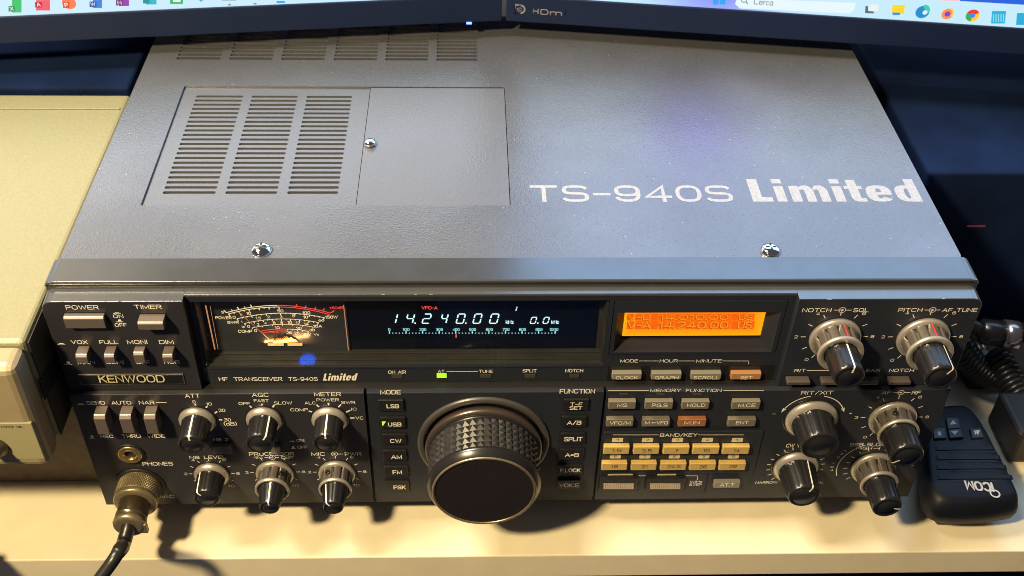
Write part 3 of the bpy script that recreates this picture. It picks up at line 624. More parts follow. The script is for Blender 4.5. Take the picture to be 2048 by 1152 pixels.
for row, (y0, y1) in enumerate(((236, 285), (302, 368))):
    for s, a, b in ((('V-B', 310, 530), ('14.010.00', 612, 1270), ('US', 1370, 1500)), (('V-A', 310, 530), ('14.240.00', 605, 1270), ('US', 1360, 1495)))[row]:
        x0, Y0 = ml(a, y0); x1, Y1 = ml(b, y1); T(mb, s, x0 - 1.6, x1 - 1.6, Y0 + 1.4, Y1 + 1.2, LY, .03); T(ml2, s, x0, x1, Y0, Y1, LY - .1, .004)
m3 = MB()
for row, (y0, y1) in enumerate(((228, 291), (298, 374))):
    for k in range(16):
        X = 303 + 76.5 * k; x0, Y0 = ml(X, y0); x1, Y1 = ml(X + 66, y1); RB(m3, x0, x1, Y0, Y1, LY + .06)
obj('lcd_cells', m3, 'lcdc', lm, fixn=False)
obj('lcd_shadow_characters', mb, 'lcdt', lm, fixn=False); obj('lcd_characters', ml2, 'lcdl', lm, fixn=False)
mb = MB(); a = onp(1215, 748, 1, ST).x; b = onp(1546, 748, 1, ST).x; mb.box(a, b, ST - .12, ST + .5, onp(1380, 765, 1, ST).z, onp(1380, 731, 1, ST).z); mb.box(XL + .4, a - .1, ST - .06, ST + .3, onp(1000, 735.5, 1, ST).z, onp(1000, 734.6, 1, ST).z)
obj('key_bay', mb, 'black', R_)
# --- lower panels with a sloping ledge along the top
g1 = onp(739.5, 885, 1, LOW).x; g2 = onp(1199.5, 885, 1, LOW).x
def low(x0, x1, x0b=None, m='panel', lab=''):
    mb = MB(); zt = zledge
    mb.prism([(.3, zt - .25), (-.3, zt - .2), (LOW + .25, zt - .45), (LOW, zt - .8), (LOW, ZB), (1.0, ZB), (1.0, zt - .25)], 0, x0, x1)
    o = obj('front_panel', mb, m, R_, bevel=.12); o['label'] = lab; return o
lowl = low(-XW + .1, g1 - .7, m='panel', lab='lower left section of the front panel with the phone jack')
lowc = low(g1 + .6, g2 - .6, m='panel2', lab='lower middle section of the front panel around the tuning dial')
lowr = low(g2 + .6, XW - .1, m='panel2', lab='lower right section of the front panel with the cream keys')
# raised key block
bx0 = onp(1200, 900, 1, LOW).x + 1.0; bx1 = onp(1517, 900, 1, LOW).x; bz1 = onp(1350, 861, 1, LOW).z; bz0 = onp(1350, 985.5, 1, LOW).z; bm_ = onp(1350, 945, 1, LOW).z; bxm = onp(1410, 965, 1, LOW).x
KB = LOW - .9
mb = MB(); mb.box(bx0, bx1, KB, LOW + .2, bm_, bz1, .35); mb.box(bx0, bxm, KB, LOW + .2, bz0, bm_ + .4, .3); mb.box(bxm + 1.2, bx1, KB + .3, LOW + .2, bz0, bm_ - .05, .3); obj('key_block', mb, 'panel2', R_)
# ------------------------------------------------------------------ knobs
prints = {'v': MB(), 'f': MB(), 'l': MB(), 'u': MB(), 's': MB(), 'r': MB(), 'c': MB(), 'k': MB()}
def rad(x0, x1, yc, yp): return abs(onp(x1, yc, 1, yp).x - onp(x0, yc, 1, yp).x) / 2
def pointer(par, c, prof, ang, wd, material='white', face=None, name='pointer_line'):
    mb = MB(); sx, cz = math.sin(math.radians(ang)), math.cos(math.radians(ang)); t = Vector((cz, 0, -sx)); out = Vector((sx, 0, cz))
    pts = [c + out * (r + .12) + EY * y for r, y in prof]
    vs = []; 
    for p in pts: vs += [p + t * wd / 2, p - t * wd / 2]
    mb.add(vs, [(2 * i, 2 * i + 1, 2 * i + 3, 2 * i + 2) for i in range(len(pts) - 1)]); obj(name, mb, material, par, fixn=False)
def fl(n, d, sharp=3, ph=0.0):
    return lambda a: 1 - d * (max(0, math.cos(n * (a + ph))) ** sharp)
def black_body(c, y0, r0, r1, L, par, nf=10, d=.05, name='knob_body'):
    f = fl(nf, d); prof = [(r0, y0), (r0, y0 - .4)]
    K = 8
    for k in range(K + 1): t = k / K; prof.append((r0 + (r1 * 1.02 - r0) * t, y0 - .4 + (-L + 1.2 - y0 + .4) * t))
    prof += [(r1 * .98, -L + .5), (r1 * .9, -L), (r1 * .76, -L), (r1 * .74, -L + .3), (r1 * .72, -L + .3), (r1 * .70, -L), (.01, -L - .05)]
    nflu = K + 2
    mb = MB(); mb.lathe(prof, c, 80, True, lambda i, a: f(a) if 2 <= i <= nflu else 1.0, True, False); o = obj(name, mb, 'black', par); return o
def single(name_label, pl_, bc, bw, tc, tw, ang=None, rbody=.80, nf=10, d=.05):
    yb = pl_; by = yb - 1.2
    P = onp(bc[0], bc[1], 1, by); r = rad(bc[0] - bw / 2, bc[0] + bw / 2, bc[1], by)
    tipy = onp(tc[0], tc[1], 2, P.z).y; L = -tipy + yb; r1 = rad(tc[0] - tw / 2, tc[0] + tw / 2, tc[1], tipy)
    c = Vector((P.x, yb, P.z)); L = -(tipy - yb)
    mb = MB(); mb.lathe([(r * .90, 0), (r * 1.0, -.5), (r * 1.0, -1.5), (r * .985, -1.9), (r * rbody * 1.03, -3.4), (r * rbody * .9, -3.5)], c, 64)
    k = obj('knob', mb, 'silver', R_, origin=c); k['label'] = name_label
    body = black_body(c, -3.3, r * rbody, r1, L, k, nf, d)
    mb = MB(); mb.lathe([(r * 1.09, .02), (r * 1.09, -.25), (r * 1.0, -.3)], c, 48); obj('knob_washer', mb, 'black', k)
    if ang is not None:
        pointer(k, c, [(r * rbody, -3.6), (r1, -L + 1.0), (r1 * .97, -L + .35), (r1 * .88, -L - .08), (r1 * .55, -L - .12)], ang, .75)
        mb = MB(); t = math.radians(ang); o = Vector((math.sin(t), 0, math.cos(t))); tt = Vector((math.cos(t), 0, -math.sin(t)))
        a0 = c + o * (r * rbody * .93); a1 = c + o * (r1 * .95)
        vs = []
        for q, y, rr in ((a0, -3.4, r * rbody), (a1, -L + .9, r1)):
            for s in (-1.5, 1.5): vs += [q + EY * y + tt * s, c + o * (rr + .08) + EY * y + tt * s * .62]
        mb.add(vs, [(0, 1, 5, 4), (1, 3, 7, 5), (3, 2, 6, 7), (4, 5, 7, 6), (0, 2, 3, 1), (0, 4, 6, 2)]); obj('pointer_ridge', mb, 'black', k)
    return c, r
def dual(name_label, pl_, bc, bw, rc, rw, tc, tw, ang, rbase=None, red=None, peg=None, nf=12, swap=False):
    yb = pl_; by = yb - 1.2
    P = onp(bc[0], bc[1], 1, by); r = rad(bc[0] - bw / 2, bc[0] + bw / 2, bc[1], by); c = Vector((P.x, yb, P.z))
    ry = onp(rc[0], rc[1], 2, P.z).y; RL = -(ry - yb); rr = rad(rc[0] - rw / 2, rc[0] + rw / 2, rc[1], ry)
    ty = onp(tc[0], tc[1], 2, P.z).y; L = -(ty - yb); r1 = rad(tc[0] - tw / 2, tc[0] + tw / 2, tc[1], ty)
    rb = rbase * r if rbase else r1 * 1.04
    mb = MB(); mb.lathe([(r * .92, 0), (r, -.5), (r, -1.9), (r * .97, -2.4), (r * .90, -2.7), (r * .8, -2.8)], c, 64)
    k = obj('knob', mb, 'silver', R_, origin=c); k['label'] = name_label
    f = fl(11, .15, 4, .13)
    rm = r * .87
    mb = MB(); n = 7; prof = [(rm + (rr * .955 - rm) * t / n, -2.6 + (-RL + .9 + 2.6) * t / n) for t in range(n + 1)]
    mb.lathe(prof, c, 120, True, lambda i, a: f(a), False, False); obj('outer_ring', mb, 'silverd', k)
    mb = MB(); mb.lathe([(rr * .9, -RL + 1.0), (rr * .985, -RL + .9), (rr, -RL + .5), (rr * .99, -RL - .4), (rr * .95, -RL - .7), (rb * 1.06, -RL - .7), (rb * 1.04, -RL + .4)], c, 64, True, None, False, False); obj('ring_rim', mb, 'silver', k)
    mb = MB(); mb.lathe([(rm * .95, -2.7), (rb * .9, -RL + .3)], c, 24); obj('inner_shaft', mb, 'blackmat', k)
    black_body(c, -RL + .3, rb, r1, L, k, 12, .045, 'inner_knob')
    if ang is not None: pointer(k, c, [(rb, -RL - .9), (r1 * 1.0, -L + 1.0), (r1 * .97, -L + .35), (r1 * .88, -L - .08), (r1 * .45, -L - .12)], ang, .7)
    if red is not None: pointer(k, c, [(rm, -3.0), (rr * .97, -RL + .6)], red, .7, 'red', name='red_mark')
    if peg is not None:
        a = math.radians(peg); q = c + Vector((math.sin(a), 0, math.cos(a))) * (rm * 1.0) + EY * (-2.6 - (RL - 2.6) * .45)
        m2 = MB(); u = Vector((math.sin(a), 0, math.cos(a)))
        m2.tube([q - u * .8, q + u * .6, q + u * .75], [1.25, 1.25, .9], 16); obj('set_screw', m2, 'black', k)
    return c, r
def tickring(mb, c, r, yp, angs, r0=1.12, r1=1.32, wd=.38):
    for a in angs:
        t = math.radians(a); d = Vector((math.sin(t), 0, math.cos(t))); b = Vector((c.x, yp, c.z)); mb.strip([b + d * r * r0, b + d * r * r1], wd, EY)
def numring(mb, c, r, yp, items, rr=1.55, h=1.9):
    for s, a in items:
        t = math.radians(a); p = Vector((c.x + math.sin(t) * r * rr, yp, c.z + math.cos(t) * r * rr)); w_ = h * .95 * len(s) if s != '1' else h * .5
        text_on(mb, s, p - EX * w_ / 2 - EZ * h / 2, EX, EZ, w_, h, .012)
e = .06
PLl, PLr, PLc = prints['l'], prints['r'], prints['c']
yl = LOW - e; yu = UP - e
c, r = single('attenuator knob at the upper left of the lower panel, pointer up', LOW, (394.5, 842), 74, (384, 891), 54, -3)
c, r = single('AGC knob between the attenuator and meter knobs, pointer to the upper right', LOW, (528, 841), 72, (517.6, 889), 57, 32)
c, r = single('METER selector knob with its pointer straight up', LOW, (659, 841), 72, (653.5, 888), 56, -2)
c, r = single('NB LEVEL knob below the attenuator knob', LOW, (423, 951), 70, (414, 998), 52, -38)
A30 = [-120, -90, -60, -30, 0, 30, 60, 90, 120]
NB = (('2', -90), ('4', -36), ('6', 36), ('8', 90))
def scale10(mb, c, r, yp, full=True, rr=1.50, h=1.75):
    tickring(mb, c, r, yp, A30 + ([-150] if full else [])); numring(mb, c, r, yp, NB, rr, h)
    numring(mb, c, r, yp, (('0', -146),), rr, h); numring(mb, c, r, yp, (('10', 140),), rr, h)
scale10(PLl, c, r, yl, False)
c, r = dual('PROCESSOR double knob in the lower row, pointer straight up', LOW, (549.8, 948), 76, (546, 980), 70, (536.5, 1016.5), 40, 0, rbase=.72, peg=35); scale10(PLl, c, r, yl, False)
c, r = dual('MIC and PWR double knob right of the processor knob', LOW, (674, 947.5), 74, (670.5, 979), 67, (665.5, 1016.5), 41, -38, rbase=.72, peg=-25); scale10(PLl, c, r, yl, False)
c, r = single('large RIT knob with a broad silver skirt and no pointer', LOW, (1623, 840), 103.5, (1641, 893.5), 75, None, .80, 14, .06); rit = (c, r)
c, r = single('CW bandwidth knob below the RIT knob', LOW, (1592, 936), 89, (1607, 994), 63, 22, .82, 12, .05); cwk = (c, r)
c, r = dual('AF and RF double knob at the right edge of the lower panel', LOW, (1785, 838), 94, (1801, 868), 82, (1813.6, 914), 66, -125, peg=-15); scale10(PLr, c, r, yl)
c, r = dual('slope tune double knob, lowest at the right of the panel', LOW, (1747, 937), 88, (1762, 969), 75, (1774.5, 1016), 58, 98); slk = (c, r)
c, r = dual('NOTCH and SQL double knob with a red line on its silver ring', UP, (1670, 677), 102, (1682, 708), 92, (1698.6, 756), 62, 8, red=8); scale10(prints['v'], c, r, yu)
c, r = dual('PITCH and AF TUNE double knob in the top right corner of the panel', UP, (1846, 677), 104, (1859, 708), 92, (1880, 757), 64, 33, red=4); scale10(prints['v'], c, r, yu)
# special rings
tickring(PLr, cwk[0], cwk[1], yl, [-135, -118, -101, -84, -67, -50, -33, -16, 0, 16, 33, 50, 67, 84, 101, 118], 1.12, 1.30, .38)
tickring(PLr, slk[0], slk[1], yl, [-130, -112, -94, -76, -58, -40, -22, 0, 14, 28], 1.14, 1.34, .36)
def ringarc(mb, c, r, yp, a0, a1, k, wd):
    mb.strip([Vector((c.x + math.sin(math.radians(t)) * r * k, yp, c.z + math.cos(math.radians(t)) * r * k)) for t in [a0 + (a1 - a0) * i / 20 for i in range(21)]], wd, EY)
ringarc(PLr, slk[0], slk[1], yl, -112, -25, 1.62, .4)
ringarc(PLr, rit[0], rit[1], yl, -66, -12, 1.24, .45); ringarc(PLr, rit[0], rit[1], yl, 12, 66, 1.24, .45)
for s in (-1, 1):
    t = math.radians(66 * s); p = Vector((rit[0].x + math.sin(t) * rit[1] * 1.24, yl, rit[0].z + math.cos(t) * rit[1] * 1.24)); d = Vector((math.cos(t), 0, -math.sin(t))) * s; n_ = Vector((math.sin(t), 0, math.cos(t)))
    PLr.quad([p + d * 2.4, p - n_ * .9 - d * .6, p + n_ * .9 - d * .6])
numring(PLr, rit[0], rit[1], yl, (('-', -80), ('+', 80)), 1.5, 1.6)
def arctext(mb, s, c, r, k, yp, a0, a1, h):
    n = len(s)
    for i, ch in enumerate(s):
        if ch == ' ': continue
        t = math.radians(a0 + (a1 - a0) * (i + .5) / n); d = Vector((math.sin(t), 0, math.cos(t))); tt = Vector((math.cos(t), 0, -math.sin(t))); w_ = h * (.8 if ch != 'I' else .2)
        text_on(mb, ch, Vector((c.x, yp, c.z)) + d * (r * k - h / 2) - tt * w_ / 2, tt, d, w_, h, .01)
arctext(PLr, 'LOW CUT', slk[0], slk[1], 1.85, yl, -100, -50, 1.5); arctext(PLr, 'HIGH CUT', slk[0], slk[1], 1.75, yl, 30, 92, 1.5)
# ------------------------------------------------------------------ tuning dial
DR = 31.2; P = onp(967, 890, 1, LOW); ztop = onp(967, 793.5, 1, LOW).z; DC = Vector((P.x, LOW, ztop - DR))
mb = MB(); mb.lathe([(DR, .05), (DR, -1.0), (DR - .6, -1.5), (DR - 2.6, -1.7), (DR - 3.2, -1.2), (DR - 3.3, .0)], DC, 128, True, None, False, False)
rg = obj('dial_surround_ring', mb, 'ring', R_, origin=DC)
mb = MB(); mb.lathe([(DR - 3.1, -.08), (.01, -.1)], DC, 96, True, None, False, False); obj('dial_well', mb, 'black', rg)
mb = MB(); mb.lathe([(26.0, -.2), (27.4, -3.6), (27.6, -4.6), (27.4, -5.4), (26.4, -5.8), (25.2, -5.9)], DC, 128)
dial = obj('tuning_dial', mb, 'flange', R_, origin=DC); dial['label'] = 'large round tuning dial with a knurled grip and a plain dark face'
DL = 29.5
mb = MB(); nc = 46; rowsn = 5; ya, yb_ = -7.2, -24.3; rg0, rg1 = 24.7, 25.1
for i in range(rowsn):
    for k in range(nc):
        t0, t1 = 2 * math.pi * k / nc, 2 * math.pi * (k + 1) / nc; q0 = ya + (yb_ - ya) * i / rowsn; q1 = ya + (yb_ - ya) * (i + 1) / rowsn
        pc = lambda t, y, r_: Vector((DC.x + r_ * math.sin(t), DC.y + y, DC.z + r_ * math.cos(t)))
        g = .07
        vs = [pc(t0, q0, rg0), pc(t1, q0, rg0), pc(t1, q1, rg0), pc(t0, q1, rg0), pc((t0 + t1) / 2, q0 * .62 + q1 * .38, rg0 + 1.25)]
        mb.add(vs, [(0, 1, 4), (1, 2, 4), (2, 3, 4), (3, 0, 4)])
obj('dial_grip', mb, 'grip', dial, fixn=False)
mb = MB(); mb.lathe([(24.9, -5.9), (25.4, -6.3), (25.3, -6.9), (24.4, -7.3)], DC, 128, True, None, False, False); mb.lathe([(24.6, -24.1), (25.7, -24.5), (26.1, -25.2), (26.1, -26.0), (25.7, -26.8), (24.2, -28.8), (23.6, -29.3)], DC, 128, True, None, False, False)
obj('dial_collar', mb, 'black', dial)
mb = MB(); mb.lathe([(23.7, -29.1), (23.75, -29.6), (23.1, -29.95), (22.5, -29.7), (22.4, -29.3)], DC, 128, True, None, False, False); obj('dial_chrome_edge', mb, 'nickel', dial)
mb = MB(); mb.lathe([(22.5, -29.35), (22.3, -29.3), (.01, -29.35)], DC, 128, False, None, False, False); obj('dial_face', mb, 'dialface', dial)
# ------------------------------------------------------------------ buttons
def btn(name, label, x0, x1, y0, y1, base, h, material, bev=.3, cap=None, capm='white', well_=True, part_of=None, bold=.014, chm=0):
    f = base - h; xc, yc = (x0 + x1) / 2, (y0 + y1) / 2
    zt = onp(xc, y0, 1, base).z if h > 2 else onp(xc, y0, 1, f).z; zb = onp(xc, y1, 1, f).z; a = onp(x0, yc, 1, f).x; b = onp(x1, yc, 1, f).x
    mb = MB()
    if chm:
        n = chm; prof = [(base + .1, zt), (f + n * .9, zt), (f, zt - n), (f, zb), (base + .1, zb)]; mb.prism(prof, 0, a, b); o = obj(name, mb, material, part_of or R_, bevel=.25)
    else: mb.box(a, b, f, base + .1, zb, zt, bev); o = obj(name, mb, material, part_of or R_)
    o['label'] = label
    if well_:
        m2 = MB(); m2.box(a - .45, b + .45, base - .07, base + .05, zb - .45, zt + .45); obj('button_well', m2, 'vent', o)
    if cap:
        m3 = MB()
        for s, cx0, cx1, cy0, cy1 in cap: T(m3, s, cx0, cx1, cy0, cy1, f - e, bold)
        obj('caption', m3, capm, o, fixn=False)
    return o
btn('power_switch', 'wide POWER push switch', 127, 208, 626, 657, UP, 3.0, 'lever', chm=.9)
btn('push_switch', 'TIMER push switch standing out', 273, 325, 628, 660, UP, 5.6, 'lever', chm=.9)
for lb, a, b, y0, y1, h in (('VOX', 148.5, 172, 692, 727, 6), ('FULL', 205.5, 226.5, 692, 727, 6), ('MONI', 265.5, 287, 692.5, 726, 4.5), ('DIM', 322.5, 343.5, 692, 725.5, 6)): btn('lever_switch', lb + ' lever switch', a, b, y0, y1, UP, h, 'lever', chm=1.2)
for lb, a, b, y0, y1 in (('SEND', 187, 211, 811, 869), ('AUTO', 238, 262, 811, 866), ('NAR', 287, 311, 811, 868)): btn('lever_switch', lb + ' long lever switch', a, b, y0, y1, LOW, 7, 'lever', chm=1.6)
btn('push_button', 'NB 2 push button', 425, 463, 886, 908, LOW, 2.5, 'lever', .3)
btn('push_button', 'PROC push button', 541, 560, 886, 908, LOW, 2.5, 'lever', .3)
for s, x0, x1, y0, y1, cx0, cx1, cy0, cy1 in (('LSB', 757, 807, 801, 822, 773, 798, 808.5, 816.5), ('USB', 760, 810.5, 836, 857, 776, 803, 845, 853), ('CW', 764, 812, 870, 889, 780, 803, 878, 886), ('AM', 766, 813, 902, 921.5, 782, 804, 910, 918), ('FM', 769, 816, 933, 952, 785, 804, 940.5, 948.3), ('FSK', 771, 818, 963.5, 982.5, 787, 811.5, 971, 978.5)):
    o = btn('mode_button', s + ' mode button', x0, x1, y0, y1, LOW, 1.3, 'keyblack', .25, [(s, cx0, cx1, cy0, cy1)], bold=.03)
    if s == 'USB':
        m3 = MB(); m3.quad([onp(763.5, 843, 1, LOW - 1.4), onp(772, 843, 1, LOW - 1.4), onp(765, 852.5, 1, LOW - 1.4)]); obj('lit_corner', m3, 'greenw', o, fixn=False)
for s, x0, x1, y0, y1, caps in (('T-F SET', 1127, 1177, 800, 821, [('T-F', 1140.5, 1165, 805, 811.5), ('SET', 1139, 1164.5, 812.5, 819.5)]), ('A/B', 1124, 1173, 834, 854, [('A/B', 1134, 1163, 841.5, 849.5)]), ('SPLIT', 1121, 1170, 867, 887.5, [('SPLIT', 1128, 1165, 874, 882.5)]),
                                ('A=B', 1119, 1167, 900, 919.5, [('A=B', 1130, 1158, 906, 914)]), ('F.LOCK', 1117, 1164, 930.5, 950.5, [('F.LOCK', 1120.5, 1161, 937, 944.5)]), ('VOICE', 1115, 1160.5, 961, 979, [('VOICE', 1118.5, 1158, 967, 974.5)])):
    btn('function_button', s + ' function button', x0, x1, y0, y1, LOW, 1.3, 'keyblack', .25, caps, bold=.03)
K4 = 4.608
def kk(X, Y): return 1180 + X / K4, 760 + Y / K4
def key(s, X0, X1, Y0, Y1, CX0, CX1, CY0, CY1, base, h, m, capm='white', extra=None):
    x0, y0 = kk(X0, Y0); x1, y1 = kk(X1, Y1); a, b = kk(CX0, CY0); c_, d_ = kk(CX1, CY1)
    caps = extra or [(s, a, c_, b, d_)]
    return btn('key', s + ' key', x0, x1, y0, y1, base, h, m, .35, caps, capm, bold=.016)
for q in (('MS', 172, 425, 163, 268, 253, 343, 217, 247), ('PG.S', 510, 768, 163, 268, 570, 716, 217, 250), ('HOLD', 850, 1103, 163, 268, 895, 1063, 217, 247), ('M.CE', 1314, 1572, 163, 270, 1367, 1528, 217, 250),
          ('VFO/M', 153, 402, 327, 430, 182, 374, 381, 411), ('ENT', 1275, 1532, 327, 430, 1345, 1462, 378, 408)): key(*q, LOW, 2.6, 'keygrey')
o = key('M-VFO', 485, 738, 327, 430, 0, 0, 0, 0, LOW, 2.6, 'keygrey', extra=[('M', kk(508, 0)[0], kk(550, 0)[0], kk(0, 379)[1], kk(0, 409)[1]), ('VFO', kk(613, 0)[0], kk(718, 0)[0], kk(0, 379)[1], kk(0, 409)[1])])
m3 = MB(); f = LOW - 2.6 - e; p = [onp(*kk(X, Y), 1, f) for X, Y in ((565, 394), (582, 386), (582, 402))]; m3.quad(p); LN(m3, [kk(578, 394), kk(606, 394)], f, .4); obj('caption_arrow', m3, 'white', o, fixn=False)
key('M.IN', 817, 1073, 327, 430, 870, 1013, 379, 409, LOW, 2.6, 'keybrown')
for q in (('1.5', 128, 366, 580, 684, 203, 290, 635, 665), ('3.5', 403, 641, 580, 684, 475, 568, 637, 667), ('7', 678, 918, 580, 684, 787, 812, 637, 667), ('10', 950, 1195, 580, 684, 1043, 1103, 635, 665), ('14', 1225, 1473, 580, 684, 1322, 1382, 635, 665),
          ('18', 110, 345, 732, 833, 195, 257, 783, 812), ('21', 383, 616, 732, 833, 470, 530, 786, 815), ('24.5', 653, 890, 732, 833, 710, 835, 783, 812), ('28', 921, 1163, 732, 833, 1007, 1075, 786, 815), ('29', 1193, 1438, 732, 833, 1282, 1352, 783, 810)): key(*q, KB, 2.6, 'keycream', 'darkprint')
key('AT.T', 1145, 1386, 908, 996, 1200, 1330, 950, 980, KB + .3, 2.4, 'keygrey2')
for s, X0, X1, i0, i1 in (('DOWN', 90, 435, 124, 402), ('UP', 517, 868, 552, 833)):
    x0, y0 = kk(X0, 910); x1, y1 = kk(X1, 1018)
    o = btn('key', s + ' key with a ribbed pale insert', x0, x1, y0, y1, KB, 1.8, 'keyblack', .25)
    m3 = MB(); f = KB - 1.8; nx, nz = 16, 4
    for i in range(nx):
        for j in range(nz):
            a = kk(i0 + (i1 - i0) * (i + .08) / nx, 952 + 52 * (j + .12) / nz); b = kk(i0 + (i1 - i0) * (i + .92) / nx, 952 + 52 * (j + .88) / nz)
            p = onp(a[0], (a[1] + b[1]) / 2, 1, f); q = onp(b[0], (a[1] + b[1]) / 2, 1, f); t = onp((a[0] + b[0]) / 2, a[1], 1, f).z; l = onp((a[0] + b[0]) / 2, b[1], 1, f).z
            m3.box(p.x, q.x, f - .25, f + .05, l, t)
    obj('ribbed_insert', m3, mat('ribbed_insert_plastic', (.52, .43, .34), .45), o)
K5 = 4.763
for s, X0, X1, cx0, cx1, m in (('CLOCK', 165, 447, 198, 408, 'keygrey2'), ('GRAPH', 541, 827, 568, 795, 'keygrey2'), ('SCROLL', 918, 1206, 938, 1183, 'keygrey2'), ('SET', 1300, 1587, 1385, 1500, 'keyset')):
    btn('key', s + ' key', 1190 + X0 / K5, 1190 + X1 / K5, 580 + 757 / K5, 580 + 854 / K5, ST, 2.6, m, .35, [(s, 1190 + cx0 / K5, 1190 + cx1 / K5, 580 + 820 / K5, 580 + 851 / K5)], bold=.022)
for lb, x0, x1 in (('RIT', 1576, 1623), ('XIT', 1645, 1692), ('CLEAR', 1716, 1760), ('NOTCH', 1780, 1825)): btn('push_button', lb + ' small dark push button', x0, x1, 751, 771, UP, 4.2, 'keydark', .6)
# indicator lamps
for lb, x0, x1, y0, y1, base, m in (('ON AIR', 783, 805, 749.5, 757, ST, 'leddark'), ('AT', 873.5, 893, 747.5, 756, ST, 'green'), ('TUNE', 961, 983, 749.5, 756.5, ST, 'leddark'), ('SPLIT', 1049, 1071, 749.5, 756, ST, 'leddark'), ('NOTCH', 1138, 1159, 748.5, 755.5, ST, 'leddark')):
    o = btn('indicator_light', lb + (' indicator, lit green' if m == 'green' else ' indicator, unlit'), x0, x1, y0, y1, ST, .35, m, .08)
for X0, X1 in ((268, 352), (608, 690), (945, 1033)): x0, y0 = kk(X0, 122); x1, y1 = kk(X1, 142); btn('indicator_light', 'unlit grey indicator above a memory key', x0, x1, y0, y1, LOW, .3, 'leddark', .05)
# ------------------------------------------------------------------ jack
P = onp(261, 906, 1, LOW); r = rad(233, 290, 906, LOW)
mb = MB(); mb.lathe([(r, .1), (r, -.9), (r * .9, -1.2), (r * .86, -.5)], P, 48, True, None, False, False); jk = obj('phone_jack', mb, 'blackmat', R_, origin=P); jk['label'] = 'round phone jack'
mb = MB(); mb.lathe([(r * .86, -.3), (r * .84, -1.5), (r * .70, -1.9), (r * .62, -1.3), (r * .56, -1.2), (r * .55, -1.8), (r * .47, -1.8), (r * .44, -.2), (r * .42, 3)], P, 48, True, None, False, False); obj('jack_ring', mb, 'brass', jk)
mb = MB(); mb.lathe([(r * .43, 0.5), (.01, .5)], P, 32, True, None, False, False); obj('jack_hole', mb, 'vent', jk)
# ------------------------------------------------------------------ badge
bx = [onp(158, 757, 1, UP).x, onp(369, 757, 1, UP).x]; bz = [onp(264, 767.5, 1, UP).z, onp(264, 747.5, 1, UP).z]
mb = MB(); mb.box(bx[0], bx[1], -.55, .1, bz[0], bz[1], .15); bd = obj('name_badge', mb, 'edge', R_)
mb = MB(); mb.box(bx[0] + .5, bx[1] - .5, -.62, -.5, bz[0] + .5, bz[1] - .5); obj('badge_face', mb, 'black', bd)
mb = MB(); T(mb, 'KENWOOD', 197, 329, 750.5, 765, -.72, .012); obj('badge_lettering', mb, mat('badge_gold_letters', (.95, .86, .48), .3, .3), bd, fixn=False)
# ------------------------------------------------------------------ printed lettering
U = prints['u']
def grp(mb, items, yp, bold=.014):
    for q in items: T(mb, *q, yp, bold)
def icon(mb, x0, x1, y0, y1, yp, step):
    # push-on / push-off pictogram
    h = (y1 - y0); LN(mb, [(x0, y1 - .6), (x1, y1 - .6)], yp, .35)
    m = (x1 - x0) * (.22 if not step else .28); RB(mb, x0 + m, x1 - m, y0 if step else y0 + h * .35, y1 - .5, yp)
def ring_icon(mb, x, y, yp, xl, xr):
    p = onp(x, y, 1, yp); ringarc(mb, p, 1.0, yp, 0, 360, 1.45, .26); ringarc(mb, p, 1.0, yp, 0, 360, .3, .5)
    LN(mb, [(xl, y), (x - 6.5, y)], yp, .33); LN(mb, [(x + 6.5, y), (xr, y)], yp, .33); LN(mb, [(x - 6.5, y), (x - 1, y)], yp, .33)
grp(U, [('POWER', 131, 197, 610.5, 619), ('TIMER', 268, 323, 609.5, 618), ('ON', 226, 246.5, 629, 636), ('OFF', 229.5, 253.5, 646.5, 653.5), ('VOX', 142, 175, 680.5, 688), ('FULL', 198.5, 236, 680.5, 688), ('MONI', 254, 294.5, 680, 688), ('DIM', 318, 347, 680, 688),
        ('MAN', 155, 190, 721.5, 728.5), ('SEMI', 212, 247.5, 721, 728), ('OFF', 272, 299.5, 721, 728), ('NOR', 328, 359.5, 720.5, 727.5),
        ], yu, .016)
grp(prints['v'], [('NOTCH', 1604.5, 1663, 616.2, 624.3), ('SQL', 1706.5, 1738, 616.2, 624.3), ('PITCH', 1796.5, 1845, 616, 624), ('AF TUNE', 1885, 1955, 616, 624),
        ('RIT', 1588.5, 1612, 738, 744.2), ('CLEAR', 1713, 1760, 737.8, 744), ('NOTCH', 1778.5, 1828, 737.5, 744)], yu, .016)
icon(U, 226, 241.5, 623.5, 627.3, yu, False); icon(U, 232.5, 246.5, 638.8, 644.3, yu, True); icon(U, 114.5, 130.5, 684.5, 689, yu, False); icon(U, 128.5, 144.5, 723, 729.7, yu, True)
V_ = prints['v']; LN(V_, [(1614, 741), (1690, 741)], yu)
ring_icon(V_, 1684.6, 620.2, yu, 1668, 1703.5); ring_icon(V_, 1865, 620, yu, 1849, 1881)
